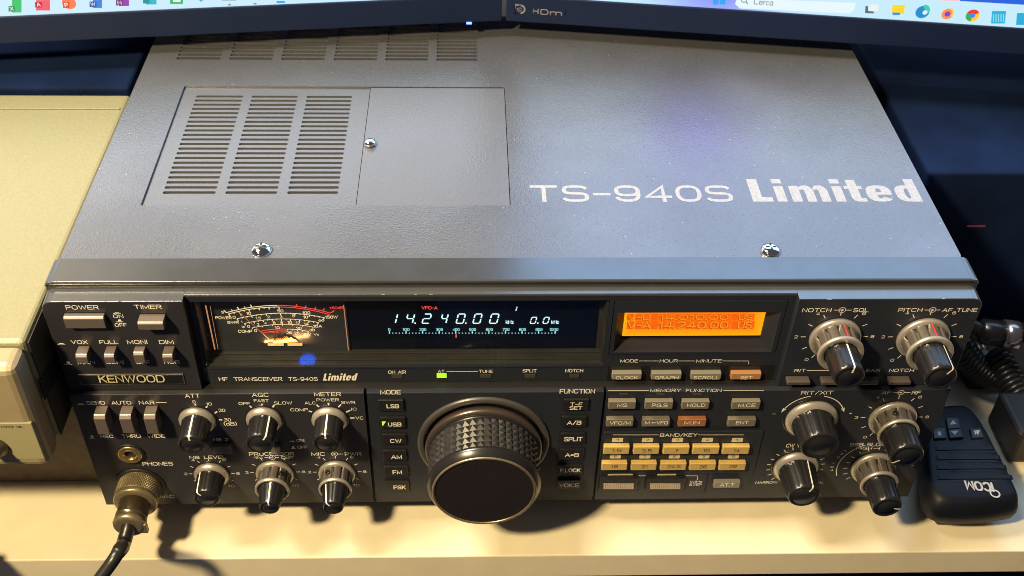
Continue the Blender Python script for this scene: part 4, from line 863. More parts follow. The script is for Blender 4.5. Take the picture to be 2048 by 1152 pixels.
grp(PLl, [('ATT', 369.5, 399.5, 787.5, 795.5), ('0', 385, 391, 800.5, 807), ('10', 412, 423.5, 805, 811), ('20', 437, 450.5, 817.5, 823.8), ('30', 448, 462, 836.5, 843), ('(dB)', 447.5, 473.5, 844, 851),
          ('AGC', 503.5, 537.5, 785.5, 793.8), ('FAST', 507.5, 537.5, 798.3, 804.3), ('OFF', 477, 499.5, 804, 810), ('SLOW', 548, 584, 803, 809), ('METER', 628, 682, 784.3, 792.3), ('POWER', 633, 678, 796.8, 802.6), ('ALC', 609, 631.5, 803, 808.8), ('SWR', 682.5, 710.5, 802, 807.8), ('IC', 702.5, 714, 815.5, 820.8), ('VC', 711, 727, 833, 839), ('COMP', 580.5, 616, 816.7, 822.6),
          ('SEND', 172.5, 210, 802, 809.2), ('AUTO', 222.5, 262.5, 801.8, 809), ('NAR', 277.5, 309, 801.5, 808.8), ('REC', 200.5, 227, 869.5, 876), ('THRU', 243.5, 281.5, 869, 875.8), ('WIDE', 294.5, 330.5, 869, 875.5),
          ('PHONES', 284.5, 346, 923.8, 931.2), ('MIC', 320.5, 349.5, 989.5, 996.5), ('NB 2', 426.5, 456.5, 876, 882.3), ('NB', 379, 399, 912, 918), ('LEVEL', 408, 452.5, 911.2, 917.6), ('ON', 592.5, 608.5, 877.8, 883.7), ('OFF', 595, 614.5, 891.5, 897.4),
          ('PROCESSOR', 498, 588, 904.3, 911.5), ('IN', 512, 524.5, 912.6, 917.8), ('OUT', 562.5, 588, 912.2, 917.6), ('PROC', 528, 556, 877, 883), ('MIC', 622.5, 650.5, 904.5, 911.7), ('PWR', 689.5, 723, 904.5, 911.7)], yl, .014)
icon(PLl, 154, 169.5, 805, 810, yl, False); icon(PLl, 178, 190, 870.5, 877, yl, True); icon(PLl, 579, 590.5, 880, 884, yl, False); icon(PLl, 582, 591, 892, 897.5, yl, True)
LN(PLl, [(312, 805), (333, 805)], yl); ring_icon(PLl, 544.7, 915, yl, 529, 558); ring_icon(PLl, 669, 908, yl, 665, 685)
for x0, y0, x1, y1 in ((391, 808.5, 390.8, 815), (414.5, 812.5, 409, 818.5), (434.5, 823, 427, 828), (438, 839.5, 444.5, 839.8), (499, 811.5, 505.5, 817), (523.7, 807.5, 524.5, 813.5), (549, 809.5, 544, 816), (633, 809.5, 639.5, 815.5), (656.8, 805.5, 657.3, 811.8), (682, 809, 676, 815), (617.5, 822, 626.5, 824.5), (700.5, 820.5, 692, 824.5), (709, 836, 700, 836)): LN(PLl, [(x0, y0), (x1, y1)], yl, .75)
S_ = prints['s']; ys = ST - e
grp(S_, [('HF', 437.5, 455.5, 754.3, 761.8), ('TRANSCEIVER', 467.5, 564.5, 754.3, 761.8), ('TS-940S', 576.5, 635.5, 754.3, 761.5), ('ON AIR', 776, 812, 741, 747.6), ('AT', 875.5, 889, 739.8, 745.8), ('TUNE', 958, 985.3, 739.6, 745.6), ('SPLIT', 1045.2, 1073.5, 738.4, 744.8), ('NOTCH', 1130.5, 1166.5, 738, 744.6)], ys, .016)
a = onp(645, 754, 1, ys); b = onp(711, 754, 1, ys); t = onp(680, 747, 1, ys).z; l = onp(680, 761, 1, ys).z; heavy_word(S_, Vector((a.x, ys, l)), EX, EZ, b.x - a.x, t - l, .25)
LN(S_, [(893, 742.6), (955.5, 742.6)], ys, .3)
for s, a, b in (('MODE', 240, 410), ('HOUR', 617, 788), ('MINUTE', 965, 1207)): T(S_, s, 1190 + a / K5, 1190 + b / K5, 580 + 661 / K5, 580 + 690 / K5, ys, .014)
for pts in ([(420, 676), (605, 676)], [(795, 676), (955, 676)], [(1215, 676), (1466, 676), (1463, 706)]): LN(S_, [(1190 + x / K5, 580 + y / K5) for x, y in pts], ys, .3)
obj('panel_lettering', S_, 'white', strip, fixn=False)
C_ = prints['c']
grp(C_, [('MODE', 760.3, 801.5, 780, 788.8)], yl, .02); obj('mode_lettering', C_, 'white', lowc, fixn=False); C_ = prints['f']; grp(C_, [('FUNCTION', 1119.3, 1190.3, 778, 787)], yl, .02); obj('function_lettering', C_, 'white', lowc, fixn=False)
grp(PLr, [('RIT/XIT', 1602.5, 1666.5, 781.7, 789), ('AF', 1764.5, 1781.5, 781.7, 788.8), ('RF', 1824, 1841.5, 781.7, 788.8), ('CW', 1572.5, 1589, 887.5, 895), ('VBT', 1594, 1616, 887.5, 895), ('NARROW', 1511, 1555, 962.5, 967.3), ('NORMAL', 1612, 1648, 962.5, 967.3), ('SSB SLOPE', 1700, 1778, 885.7, 892.5), ('HIGH', 1713, 1744, 893.7, 899)], yl, .014)
ring_icon(PLr, 1802, 785.2, yl, 1786, 1821); LN(PLr, [(1747, 896.5), (1760, 896.5)], yl)
def KX(X, Y): return kk(X, Y)
def TK(mb, s, X0, X1, Y0, Y1, yp, bold=.016): a = kk(X0, Y0); b = kk(X1, Y1); T(mb, s, a[0], b[0], a[1], b[1], yp, bold)
TK(PLr, 'MEMORY', 555, 838, 81, 111, yl); TK(PLr, 'FUNCTION', 884, 1215, 81, 111, yl)
LN(PLr, [kk(167, 97), kk(543, 97)], yl, .35); LN(PLr, [kk(1230, 97), kk(1604, 97)], yl, .35)
obj('panel_lettering', PLr, 'white', lowr, fixn=False); obj('panel_lettering', PLl, 'white', lowl, fixn=False); obj('panel_lettering', U, 'white', pl, fixn=False); obj('panel_lettering', V_, 'white', pr_, fixn=False)
kp = MB(); yk = KB - e
TK(kp, 'BAND/KEY', 645, 990, 492, 522, yk, .02); LN(kp, [kk(210, 506), kk(632, 506)], yk, .35); LN(kp, [kk(1000, 506), kk(1419, 506)], yk, .35); TK(kp, '1MHz', 918, 1035, 928, 948, yk, .02); TK(kp, 'STEP', 916, 1028, 954, 976, yk, .02)
LN(kp, [kk(393, 883), kk(619, 883)], yk, .35); LN(kp, [kk(793, 883), kk(990, 883), kk(988, 922)], yk, .35); kb = [o for o in bpy.data.objects if o.name.startswith('key_block')][0]
obj('block_lettering', kp, 'white', kb, fixn=False)
tg = MB(); dk_ = MB()
for s, X0, X1, Y0, Y1 in [(str(i + 1), 203 + i * 276, 305 + i * 276, 533, 572) for i in range(5)] + [(str((i + 6) % 10), 183 + i * 272, 285 + i * 272, 686, 723) for i in range(5)] + [('DOWN', 163, 393, 865, 900), ('UP', 618, 793, 865, 900)]:
    a = kk(X0, Y0); b = kk(X1, Y1); RB(tg, a[0], b[0], a[1], b[1], yk); m_ = (X0 + X1) / 2; hw = {1: 11, 2: 36, 4: 88}[len(s)]
    TK(dk_, s, m_ - hw, m_ + hw, Y0 + 8, Y1 - 8, yk - .05, .004)
obj('number_tags', tg, 'tag', kb, fixn=False); obj('tag_lettering', dk_, 'darkprint', kb, fixn=False)
# feet
for x in (-150, 150):
    for y in (45, 290):
        mb = MB(); lathe_up(mb, [(12, TZ), (13, TZ + 2), (13, -126)], Vector((x, y, 0)), 24); obj('foot', mb, 'blackmat', R_)
# ================================================================== microphone plug and cable
P = onp(281, 968, 1, LOW); r = rad(237, 326, 965, LOW - 3)
pg = thing('microphone_plug', 'round knurled metal plug on a black cable, plugged in under the phone jack', 'plug', (P.x, LOW, P.z))
mb = MB(); nk = 54; y0, y1 = LOW - 1.11, LOW - 9.25; nr = 9
for i in range(nr):
    for k in range(nk):
        off = .5 * (i % 2)
        t0, t1, tm = [2 * math.pi * (k + q + off) / nk for q in (0, 1, .5)]; q0 = y0 + (y1 - y0) * i / nr; q2 = y0 + (y1 - y0) * (i + 2) / nr; q1 = (q0 + q2) / 2
        if q2 < y1 - 1e-6: q2 = q1
        pc = lambda t, y, r_: Vector((P.x + r_ * math.sin(t), y, P.z + r_ * math.cos(t)))
        vs = [pc(tm, q0, r * .955), pc(t1, q1, r * .955), pc(tm, q2, r * .955), pc(t0, q1, r * .955), pc(tm, q1 if q2 != q1 else q0 * .5 + q1 * .5, r)]
        mb.add(vs, [(0, 1, 4), (1, 2, 4), (2, 3, 4), (3, 0, 4)])
kn = obj('knurled_ring', mb, 'nickel', pg, fixn=False)
C0 = Vector((P.x, 0, P.z))
mb = MB(); mb.lathe([(r * .8, LOW), (r * .97, LOW - .2), (r * .95, LOW - 1.18), (r * .94, LOW - 9.25), (r * .97, LOW - 9.62), (r * .98, LOW - 11.25), (r * .93, LOW - 11.99), (r * .7, LOW - 12.28)], C0, 64); obj('plug_collar', mb, 'nickel', pg)
mb = MB(); mb.lathe([(r * 1.12, LOW + .1), (r * 1.12, LOW - .9), (r * .9, LOW - 0.81)], C0, 48); obj('socket_ring', mb, 'blackmat', pg)
mb = MB(); mb.lathe([(r * .68, LOW - 12.06), (r * .68, LOW - 19.61), (r * .70, LOW - 19.83), (r * .70, LOW - 20.87), (r * .64, LOW - 21.16), (r * .64, LOW - 22.05)], C0, 48); obj('plug_barrel', mb, 'nickeld', pg)
mb = MB(); mb.lathe([(r * .66, LOW - 21.90), (r * .70, LOW - 22.05), (r * .72, LOW - 24.05), (r * .66, LOW - 25.31), (r * .5, LOW - 25.60)], C0, 48); mb.box(P.x + r * .45, P.x + r * .78, LOW - 25.31, LOW - 22.94, P.z - r * .5, P.z + r * .1, .4); obj('cable_clamp', mb, 'nickel', pg)
cy = LOW - 24
pts = []; c0 = Vector((P.x, cy, P.z)); tgt1 = onp(240, 1100, 1, -56); tgt2 = onp(205, 1150, 1, -66); tgt3 = tgt2 + Vector((-22, -16, -22)); tgt4 = tgt3 + Vector((-45, -22, -22))
def crom(P_, n=10):
    out = []; Q = [P_[0] * 2 - P_[1]] + P_ + [P_[-1] * 2 - P_[-2]]
    for i in range(1, len(Q) - 2):
        for k in range(n):
            t = k / n; a, b, c_, d = Q[i - 1], Q[i], Q[i + 1], Q[i + 2]
            out.append(.5 * ((2 * b) + (c_ - a) * t + (2 * a - 5 * b + 4 * c_ - d) * t * t + (3 * b - a - 3 * c_ + d) * t ** 3))
    return out + [P_[-1]]
path = crom([c0, c0 + Vector((-1.0, -10, -2.2)), tgt1, tgt2, tgt3, tgt4])
mb = MB(); mb.tube(path[:24], [3.35] * 21 + [3.2, 3.05, 2.9], 20); obj('strain_sleeve', mb, 'cable', pg); mb = MB(); mb.tube(path[19:], 2.85, 20); obj('cable', mb, 'cable', pg)
# coiled lead further along, just outside the picture
mb = MB(); pts = []
for k in range(260):
    t = k / 259; a = t * 2 * math.pi * 13; q = tgt4 + Vector((-14 - 6 * math.sin(t * 2), -30 + 95 * t, 24 + 12 * math.sin(t * 3))); pts.append(q + Vector((math.cos(a) * 8, 0, math.sin(a) * 8)))
pts = [tgt4, tgt4 + Vector((-6, -12, 10))] + pts; mb.tube(pts, 2.6, 10); obj('coiled_lead', mb, 'cable', pg)
# ================================================================== beige box on the left
XE = -204.2; fy = -29.5; BT = -9.0; BB = -70.0
YR = onp(120, 188, 2, BT).y
rz = thing('wooden_riser', 'dark brown riser block standing on the desk under the beige equipment box', 'riser', (-380, 95, TZ))
mb = MB(); mb.box(XE - 330, XE - 2.5, 24, YR - 4, TZ + .05, BB - 5, .8); obj('block', mb, 'riser', rz)
bb = thing('beige_equipment_box', 'cream-beige metal equipment box with a round knob, on a brown riser left of the radio', 'equipment box', (-380, 70, BB - 5))
mb = MB(); mb.box(XE - 330, XE - .7, fy + 15, YR, BB + 1, BT, 2.2); obj('case', mb, 'beige', bb)
mb = MB(); mb.box(XE - .75, XE - .1, fy + 17, YR - 4, BB + 1.5, BT - 2.5); sd = obj('side_panel', mb, 'boxside', bb)  # thin sheet on the case that carries the painted side shade
mb = MB(); mb.prism([(-14.5, -32), (7, -34), (40, -34), (40, -46), (7.6, -46), (-15.5, -42.5)], 0, XE - .4, XE + .15); obj('side_vent', mb, 'vent', sd)
mb = MB(); mb.box(XE - 330, XE - 3, YR - 16, YR - 14.6, BT - .02, BT + .7, .3); obj('rear_rib', mb, 'beige', bb)
mb = MB(); mb.box(XE - 330, XE - .4, fy, fy + 14.8, BB - 1, BT - .6, 4.0); fr = obj('front_frame', mb, 'beigef', bb)
pz1 = onp(60, 845, 1, fy).z; pz0 = onp(60, 917, 1, fy).z; px1 = onp(78, 885, 1, fy).x
mb = MB(); mb.box(XE - 320, px1, fy - .4, fy + 1, pz0, pz1, .3); fp = obj('front_plate', mb, 'beigep', fr)
mb = MB(); T(mb, 'PHONE MIC', 2, 46, 851.5, 856, fy - .46, .01); obj('plate_lettering', mb, 'darkprint', fp, fixn=False)
kc = onp(-8, 893, 1, fy - .4); mb = MB(); mb.lathe([(5.2, 0), (5.2, -1.5), (3.6, -2.5), (3.3, -11), (2.8, -12), (.01, -12)], kc, 36); obj('control_knob', mb, 'nickeld', bb)
for fx in (XE - 20, XE - 300):
    for yy in (30, YR - 30): mb = MB(); mb.box(fx - 8, fx + 8, yy, yy + 16, BB - 5, BB + 1.5, .5); obj('foot', mb, 'blackmat', bb)
cb0 = thing('added_rear_backdrop', 'added navy backdrop box filling the dark space behind the beige equipment box, under the left monitor', 'cabinet', (-400, 250, TZ))  # made-up box, stands in for the dark room behind
mb = MB(); mb.box(-760, -206, YR + 2, 400, TZ + .1, BT + 3, 2); obj('case', mb, 'hazenavy', cb0)
# ================================================================== monitors
def monitor(label, pA, pB, mat_screen, inner, far, power):
    # pA: inner lower corner, pB: a point further along the lower edge (both on z = 13)
    d = (pB - pA).normalized(); n = Vector((d.y, -d.x, 0)); n = n if n.y < 0 else -n
    th = thing('monitor', label, 'monitor', pA + d * 300)
    up = EZ; Wd = 560; Hh = 330
    def bx(name, u0, u1, v0, v1, w0, w1, m, par, bev=0, org=None):
        b = MB(); b.box(u0, u1, w0, w1, v0, v1, bev); vs = [pA + d * v.x - n * v.y + up * v.z for v in b.v]; b.v = vs
        return obj(name, b, m, par, origin=org)
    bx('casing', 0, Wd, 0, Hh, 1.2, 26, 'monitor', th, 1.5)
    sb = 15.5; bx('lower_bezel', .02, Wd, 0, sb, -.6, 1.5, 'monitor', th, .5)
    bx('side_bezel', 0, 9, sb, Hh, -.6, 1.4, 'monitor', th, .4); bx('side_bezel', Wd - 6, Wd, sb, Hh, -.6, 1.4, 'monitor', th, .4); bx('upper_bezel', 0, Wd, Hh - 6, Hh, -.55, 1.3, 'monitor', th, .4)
    scn = bx('screen', 6, Wd - 6, sb, Hh - 6, .6, 1.15, mat_screen, th, 0, pA + up * sb)
    bx('mounting_arm', Wd * .5 - 30, Wd * .5 + 30, 150, 200, 25, 190, 'monitor', th, 2)
    th['group'] = 'monitors standing over the radio'
    return th, d, n, pA, scn
mL0 = onp(1003, 41, 2, 13); mL1 = onp(0, 87, 2, 13); mR0 = onp(1012, 41, 2, 13); mR1 = onp(1700, 86, 2, 13)
SL = screen_mat('left_screen_picture', [(0, (.60, .84, .98)), (.062, (.60, .84, .98)), (.07, (.44, .52, .62)), (.22, (.38, .44, .54)), (.38, (.07, .07, .07)), (1, (.05, .05, .05))], 1.0, None, 3.7)
nn_ = Vector(((mR1 - mR0).y, -(mR1 - mR0).x, 0)).normalized(); pp_ = onp(1400, 235, 2, TOPZ); dd_ = (pp_ - CAM).normalized(); dd_.z = -dd_.z; hit = pp_ + dd_ * ((mR0 - pp_).dot(nn_) / dd_.dot(nn_))
SR = screen_mat('right_screen_picture', [(0, (.58, .84, .98)), (.062, (.58, .84, .98)), (.075, (.38, .50, .66)), (.3, (.28, .43, .70)), (.45, (.30, .50, .80)), (.8, (.30, .54, .88)), (1, (.2, .4, .7))], 1.0, ((hit - mR0 - EZ * 15.5) * MM, (.22, .24, .95), .055), 3.6)
tL, dL, nL, pL, sL = monitor('black-framed monitor with a lit pale blue taskbar, left of the pair above the radio', mL0, mL1, SL, 0, 0, 0)
tR, dR, nR, pR, sR = monitor('black-framed monitor with port logos on its lower frame, right of the pair above the radio', mR0, mR1, SR, 0, 0, 0)
def flat(name, col, par, pA, n, d, shapes, s=1.0, off=.5, textmode=None, m=None):
    mb = MB(); p0 = pA + n * (-0.6 + off)
    for sh in shapes:
        if sh[0] == 'p': mb.quad([onplane(x, y, p0, n) for x, y in sh[1]])
        elif sh[0] == 'c':
            cx, cy_, r_ = sh[1:4]; q = onplane(cx, cy_, p0, n); k = (onplane(cx + r_, cy_, p0, n) - q).length; a0, a1 = (sh[4], sh[5]) if len(sh) > 4 else (0, 360); r0 = sh[6] * k if len(sh) > 6 else 0
            N_ = 24; A = [math.radians(a0 + (a1 - a0) * i / N_) for i in range(N_ + 1)]; dd = d if d.x > 0 else -d
            out = [q + (dd * math.cos(t) + EZ * math.sin(t)) * k for t in A]; inn = [q + (dd * math.cos(t) + EZ * math.sin(t)) * r0 for t in A]
            mb.add(out + inn, [(i, i + 1, N_ + 2 + i, N_ + 1 + i) for i in range(N_)])
        elif sh[0] == 't':
            s_, x0, x1, y0, y1, bo = sh[1:7]; a = onplane(x0, (y0 + y1) / 2, p0, n); b = onplane(x1, (y0 + y1) / 2, p0, n); t = onplane((x0 + x1) / 2, y0, p0, n); l = onplane((x0 + x1) / 2, y1, p0, n); dd = d if d.x > 0 else -d
            text_on(mb, s_, a - EZ * (t.z - l.z) / 2, dd, EZ, (b - a).dot(dd), t.z - l.z, bo)
    o = obj(name, mb, m or emit(name + '_light', col, s), par, fixn=False); return o
def R4(x0, y0, x1, y1, sl=0): return ('p', [(x0 + sl, y0), (x1 + sl, y0), (x1, y1), (x0, y1)])
L_ = lambda name, col, *sh, off=.02: flat(name, col, sL, pL, nL, dL, sh, 1.0, off)
L_('green_icon', (.03, .55, .16), R4(24, -4, 43, 25)); L_('green_icon_square', (.01, .30, .10), R4(17, 12, 30, 23), off=.06); L_('icon_letter', (.9, .95, .9), ('t', 'X', 20, 27, 14, 21, .03), off=.1)
L_('red_icon', (.85, .10, .16), R4(72, 0, 100, 21)); L_('red_icon_square', (.55, .01, .04), R4(70, 4, 84, 15), off=.06); L_('icon_letter', (.95, .9, .9), ('t', 'A', 73, 81, 5, 13, .03), off=.1)
L_('orange_icon', (1.0, .20, .08), ('c', 138, 6, 14)); L_('orange_icon_square', (.75, .06, .02), R4(126, 4, 139, 16), off=.06); L_('icon_letter', (.95, .9, .9), ('t', 'P', 129, 136, 6, 14, .03), off=.1)
L_('blue_icon', (.03, .22, .75), R4(186, -4, 204, 16)); L_('blue_icon_square', (.01, .08, .40), R4(179, 3, 193, 14), off=.06); L_('icon_letter', (.9, .9, .95), ('t', 'W', 181, 191, 5, 12, .03), off=.1)
L_('purple_icon', (.30, .05, .40), R4(238, -4, 258, 12)); L_('purple_icon_square', (.20, .01, .22), R4(232, 0, 246, 11), off=.06); L_('icon_letter', (.9, .9, .95), ('t', 'N', 235, 243, 2, 9, .03), off=.1)
L_('teal_icon', (.02, .50, .58), R4(292, -4, 313, 9)); L_('teal_icon_square', (.01, .28, .36), R4(286, -2, 299, 7), off=.06)
L_('framed_icon', (.02, .50, .15), R4(340, -4, 366, 8)); L_('framed_icon_core', (.85, .95, .9), R4(346, -3, 361, 4), off=.06)
L_('drop_icon', (.05, .50, .60), ('p', [(394, -3), (410, -3), (402, 4)])); L_('grey_marks', (.25, .30, .36), R4(444, -3, 472, 1), R4(456, 8, 462, 11), R4(507, 6, 513, 9))
L_('active_app_bar', (.03, .36, .80), R4(553, 2, 570, 6))
R2 = lambda name, col, *sh, off=.02: flat(name, col, sR, pR, nR, dR, sh, 1.0, off)
R2('start_icon', (.02, .38, .95), R4(1426, -8, 1437, 9), R4(1439, -8, 1451, 9)); R2('search_field', (.80, .93, .98), ('p', [(1474, -4), (1712, 6), (1708, 20), (1700, 27), (1480, 17), (1470, 8)]))
R2('search_icon', (.16, .20, .24), ('c', 1488, 0, 6, 0, 360, .75), ('p', [(1491, 4), (1493, 3), (1497, 8), (1495, 8)]), off=.06); R2('search_word', (.20, .24, .27), ('t', 'Cerca', 1508, 1547, -3, 9, .0), off=.06)
R2('task_view_icon', (.10, .15, .17), ('p', [(1731, 12), (1736, 12), (1736, 22), (1748, 23), (1747, 27), (1730, 26)])); R2('task_view_page', (.85, .88, .90), R4(1738, 9, 1756, 22, 1), off=.05)
R2('folder_icon', (1.0, .70, .02), R4(1783, 10, 1808, 28, 2)); R2('folder_icon_base', (.02, .30, .70), R4(1785, 25, 1800, 30), off=.05)
R2('wave_icon', (.01, .28, .62), ('c', 1845, 24, 14)); R2('wave_icon_green', (.05, .62, .42), ('c', 1847, 21, 13, -20, 100, .35), off=.05); R2('wave_icon_core', (.72, .88, .95), ('c', 1850, 25, 5), off=.08)
R2('flame_icon', (1.0, .30, .05), ('c', 1895, 28, 12)); R2('flame_icon_yellow', (1.0, .65, .05), ('c', 1896, 26, 12, -40, 80, .7), off=.05); R2('flame_icon_core', (.25, .05, .60), ('c', 1895, 28, 6), off=.08)
R2('ring_icon_red', (.85, .04, .03), ('c', 1945, 31, 13.5, 30, 160, .35)); R2('ring_icon_yellow', (1.0, .60, .02), ('c', 1945, 31, 13.5, -90, 30, .35)); R2('ring_icon_green', (.03, .45, .08), ('c', 1945, 31, 13.5, 160, 270, .35)); R2('ring_icon_core', (.05, .25, .85), ('c', 1945, 31, 5.5), off=.05)
R2('cyan_icon', (.02, .45, .72), R4(1982, 22, 2010, 47, 2)); R2('cyan_icon_second', (.02, .42, .70), R4(2032, 26, 2062, 50, 2)); R2('cyan_icon_pattern', (.30, .75, .9), *[R4(1986 + 5 * k, 28, 1988 + 5 * k, 44) for k in range(5)], off=.05)
R2('wallpaper_edge', (.02, .12, .75), ('p', [(1920, -30), (2090, -20), (2090, 12), (1920, 2)])); R2('pink_window_edge', (.95, .55, .70), ('p', [(1790, -20), (1918, -14), (1918, 3), (1880, 1)]), off=.01)
def logo(name, *sh, off=.65): return flat(name, None, tR, pR, nR, dR, sh, 1, off + .55, m='mlogo')
logo('port_logo', ('p', [(1028, 8), (1032, 8), (1032, 29), (1028, 29)]), ('p', [(1032, 8), (1042, 9), (1042, 12), (1032, 11)]), ('c', 1041, 18.5, 10, -88, 88, .66), ('p', [(1034, 16), (1038, 16), (1038, 29), (1034, 29)]), ('c', 1040, 19, 4.5, 0, 360, .4))
logo('port_lettering', ('t', 'H', 1066, 1077, 17, 27, .02), ('t', 'D', 1081, 1097, 18, 29, .02), ('t', 'm', 1100, 1124, 19.5, 30, .02), ('t', 'I', 1130, 1134, 20, 31, .02))
ml_ = onplane(938, 46, mL0 + nL * .8, nL); mb = MB(); mb.box(ml_.x - 1.5, ml_.x + 1.5, ml_.y - .6, ml_.y + .2, ml_.z - .5, ml_.z + .5); obj('power_light', mb, emit('blue_power_light', (.15, .25, 1.0), 4.0), tL)
# ================================================================== hand microphone on the right
mz = TZ + 27
hm = thing('hand_microphone', 'black hand microphone lying on the desk at the right end of the radio', 'microphone', (245, 20, TZ))
top_px = [(1866, 820), (1890, 812), (1918, 809), (1936, 813), (1950, 826), (1962, 842), (1978, 870), (1992, 898), (2012, 934), (2030, 972), (2034, 984), (2026, 992), (1962, 999), (1900, 997), (1874, 985), (1862, 960), (1856, 900), (1856, 850)]
tp = [onp(x, y, 2, mz) for x, y in top_px]
cc = sum(tp, Vector((0, 0, 0))) / len(tp)
def ringz(k, z): return [Vector((cc.x + (p.x - cc.x) * k, cc.y + (p.y - cc.y) * k, z)) for p in tp]
def smooth_loop(P_, n=4):
    out = []; N_ = len(P_)
    for i in range(N_):
        a, b, c_, d_ = P_[i - 1], P_[i], P_[(i + 1) % N_], P_[(i + 2) % N_]
        for k in range(n):
            t = k / n; out.append(.5 * ((2 * b) + (c_ - a) * t + (2 * a - 5 * b + 4 * c_ - d_) * t * t + (3 * b - a - 3 * c_ + d_) * t ** 3))
    return out
rings = [smooth_loop(ringz(k, z)) for k, z in ((.90, TZ + 6), (1.0, TZ + 8), (1.09, TZ + 12), (1.12, TZ + 17), (1.10, TZ + 21), (1.05, mz - 2.5), (1.0, mz - .8), (.93, mz), (.5, mz + .1))]
mb = MB(); n = len(rings[0]); mb.add([v for r_ in rings for v in r_], [(i * n + k, i * n + (k + 1) % n, (i + 1) * n + (k + 1) % n, (i + 1) * n + k) for i in range(len(rings) - 1) for k in range(n)], True)
b0 = 0; mb.f.append(tuple(range(n - 1, -1, -1))); mb.sm.append(False); mb.f.append(tuple((len(rings) - 1) * n + k for k in range(n))); mb.sm.append(True)
mbody = obj('body', mb, 'micbody', hm)
base_ = onp(1925, 1050, 2, TZ + 1); mb = MB(); mb.box(base_.x - 14, base_.x + 14, base_.y, base_.y + 30, TZ + .1, TZ + 8, 2); obj('hanger', mb, 'black', hm)
def mq(name, pts, z0, z1, m, par=None):
    b = MB(); P_ = [onp(x, y, 2, z1) for x, y in pts]; n_ = len(P_); c_ = sum(P_, Vector((0, 0, 0))) / n_
    lo = [Vector((p.x, p.y, z0)) for p in P_]; mid = [Vector((p.x, p.y, z1 - .5)) for p in P_]; hi = [c_ + (p - c_) * .93 for p in P_]
    b.add(lo + mid + hi, [(r_ * n_ + i, r_ * n_ + (i + 1) % n_, (r_ + 1) * n_ + (i + 1) % n_, (r_ + 1) * n_ + i) for r_ in (0, 1) for i in range(n_)] + [tuple(2 * n_ + i for i in range(n_))]); return obj(name, b, m, par or hm)
k1 = mq('microphone_button', [(1892, 836), (1916, 835), (1921, 856), (1896, 858)], mz - .5, mz + 1.6, 'mickey'); k2 = mq('microphone_button', [(1896, 859), (1921, 857), (1927, 874), (1900, 876)], mz - .5, mz + 1.6, 'mickey')
k3 = mq('microphone_button', [(1866, 856), (1890, 856), (1893, 876), (1868, 877)], mz - .5, mz + 1.3, 'mickey'); k4 = mq('microphone_button', [(1940, 857), (1962, 856), (1968, 874), (1944, 876)], mz - .5, mz + 1.3, 'mickey')
def mark(par, pts, z=None, m='micprint', name='button_mark'):
    b = MB(); b.quad([onp(x, y, 2, z or mz + 1.68) for x, y in pts]); obj(name, b, m, par, fixn=False)
mark(k1, [(1899, 849), (1906, 840), (1914, 848)]); mark(k2, [(1901, 862), (1917, 861), (1910, 870)]); mark(k3, [(1875, 863), (1882, 863), (1883, 871), (1876, 871)], mz + 1.38); mark(k4, [(1947, 861), (1960, 860), (1956, 870), (1953, 866), (1951, 870)], mz + 1.38)
for i, y in enumerate((896, 915, 934, 954)):
    s = i * 5; mq('speaker_slot', [(1870 + s * .2, y - 4), (1988 + s * 2.4, y - 5), (1991 + s * 2.4, y + 3), (1871 + s * .2, y + 4)], mz - .5, mz + .5, 'micbody')
    b = MB()
    for j in range(5):
        x = 1897 + j * 20 + s * .3; b.quad([onp(x, y + 6, 2, mz + .35), onp(x + 14, y + 6, 2, mz + .35), onp(x + 14, y + 9, 2, mz + .35), onp(x, y + 9, 2, mz + .35)])
    obj('speaker_opening', b, 'vent', hm, fixn=False)
b = MB(); zq = mz + .45
aL, aR = onp(1930, 970, 2, zq), onp(1987, 974, 2, zq); tt = (aL - aR); wd_ = tt.length; ux = tt.normalized(); uy = Vector((ux.y, -ux.x, 0)); uy = uy if uy.y < 0 else -uy
text_on(b, 'iCOM', aR - uy * 2.9, ux, uy, wd_, 6.0, .045)
q = onp(1990, 987, 2, zq); b.strip([q + Vector((math.cos(t), math.sin(t), 0)) * 2.2 for t in [math.pi * 2 * k / 20 for k in range(21)]], .8, EZ); obj('logo_lettering', b, 'micprint', hm, fixn=False)
# ================================================================== dark gear at the far right
dv = thing('added_right_backdrop', 'added navy backdrop box filling the dark space behind the hand microphone', 'backdrop', (330, 230, TZ))  # added box where there is only dark, hazy space
mb = MB(); mb.box(224, 620, 130, 400, TZ + .1, -25, 2); obj('case', mb, 'hazenavy', dv)
mb = MB(); a = onp(1934, 453, 1, 129.6); b = onp(1970, 455, 1, 129.6); mb.box(a.x, b.x, 129.4, 131, a.z - .5, a.z + .5, .2); obj('red_strip', mb, mat('dull_red_strip', (.16, .02, .05), .4), dv)
mb = MB(); mb.box(330, 334, 129.2, 131, -120, -30, .5); obj('front_rail', mb, 'black', dv)
def coil(p0, p1, turns, R0, rw, mb, sag=0):
    d = (p1 - p0); u = d.cross(EZ).normalized(); v = d.cross(u).normalized(); N_ = turns * 16
    mb.tube([p0 + d * (k / N_) + (u * math.cos(2 * math.pi * k / 16) + v * math.sin(2 * math.pi * k / 16)) * R0 - EZ * sag * math.sin(math.pi * k / N_) for k in range(N_ + 1)], rw, 8)
cb = thing('coiled_cord', 'black coiled cord heaped on the desk right of the radio', 'cord', (232, 90, TZ))
mb = MB(); coil(onp(1905, 665, 2, -110), onp(1998, 760, 2, -132), 15, 6.5, 2.0, mb, 6); coil(onp(1990, 700, 2, -120), onp(2070, 830, 2, -132), 14, 6.5, 2.0, mb, 4); coil(onp(1880, 715, 2, -134), onp(1960, 705, 2, -134), 9, 6.5, 2.0, mb); obj('cord', mb, 'cable', cb)
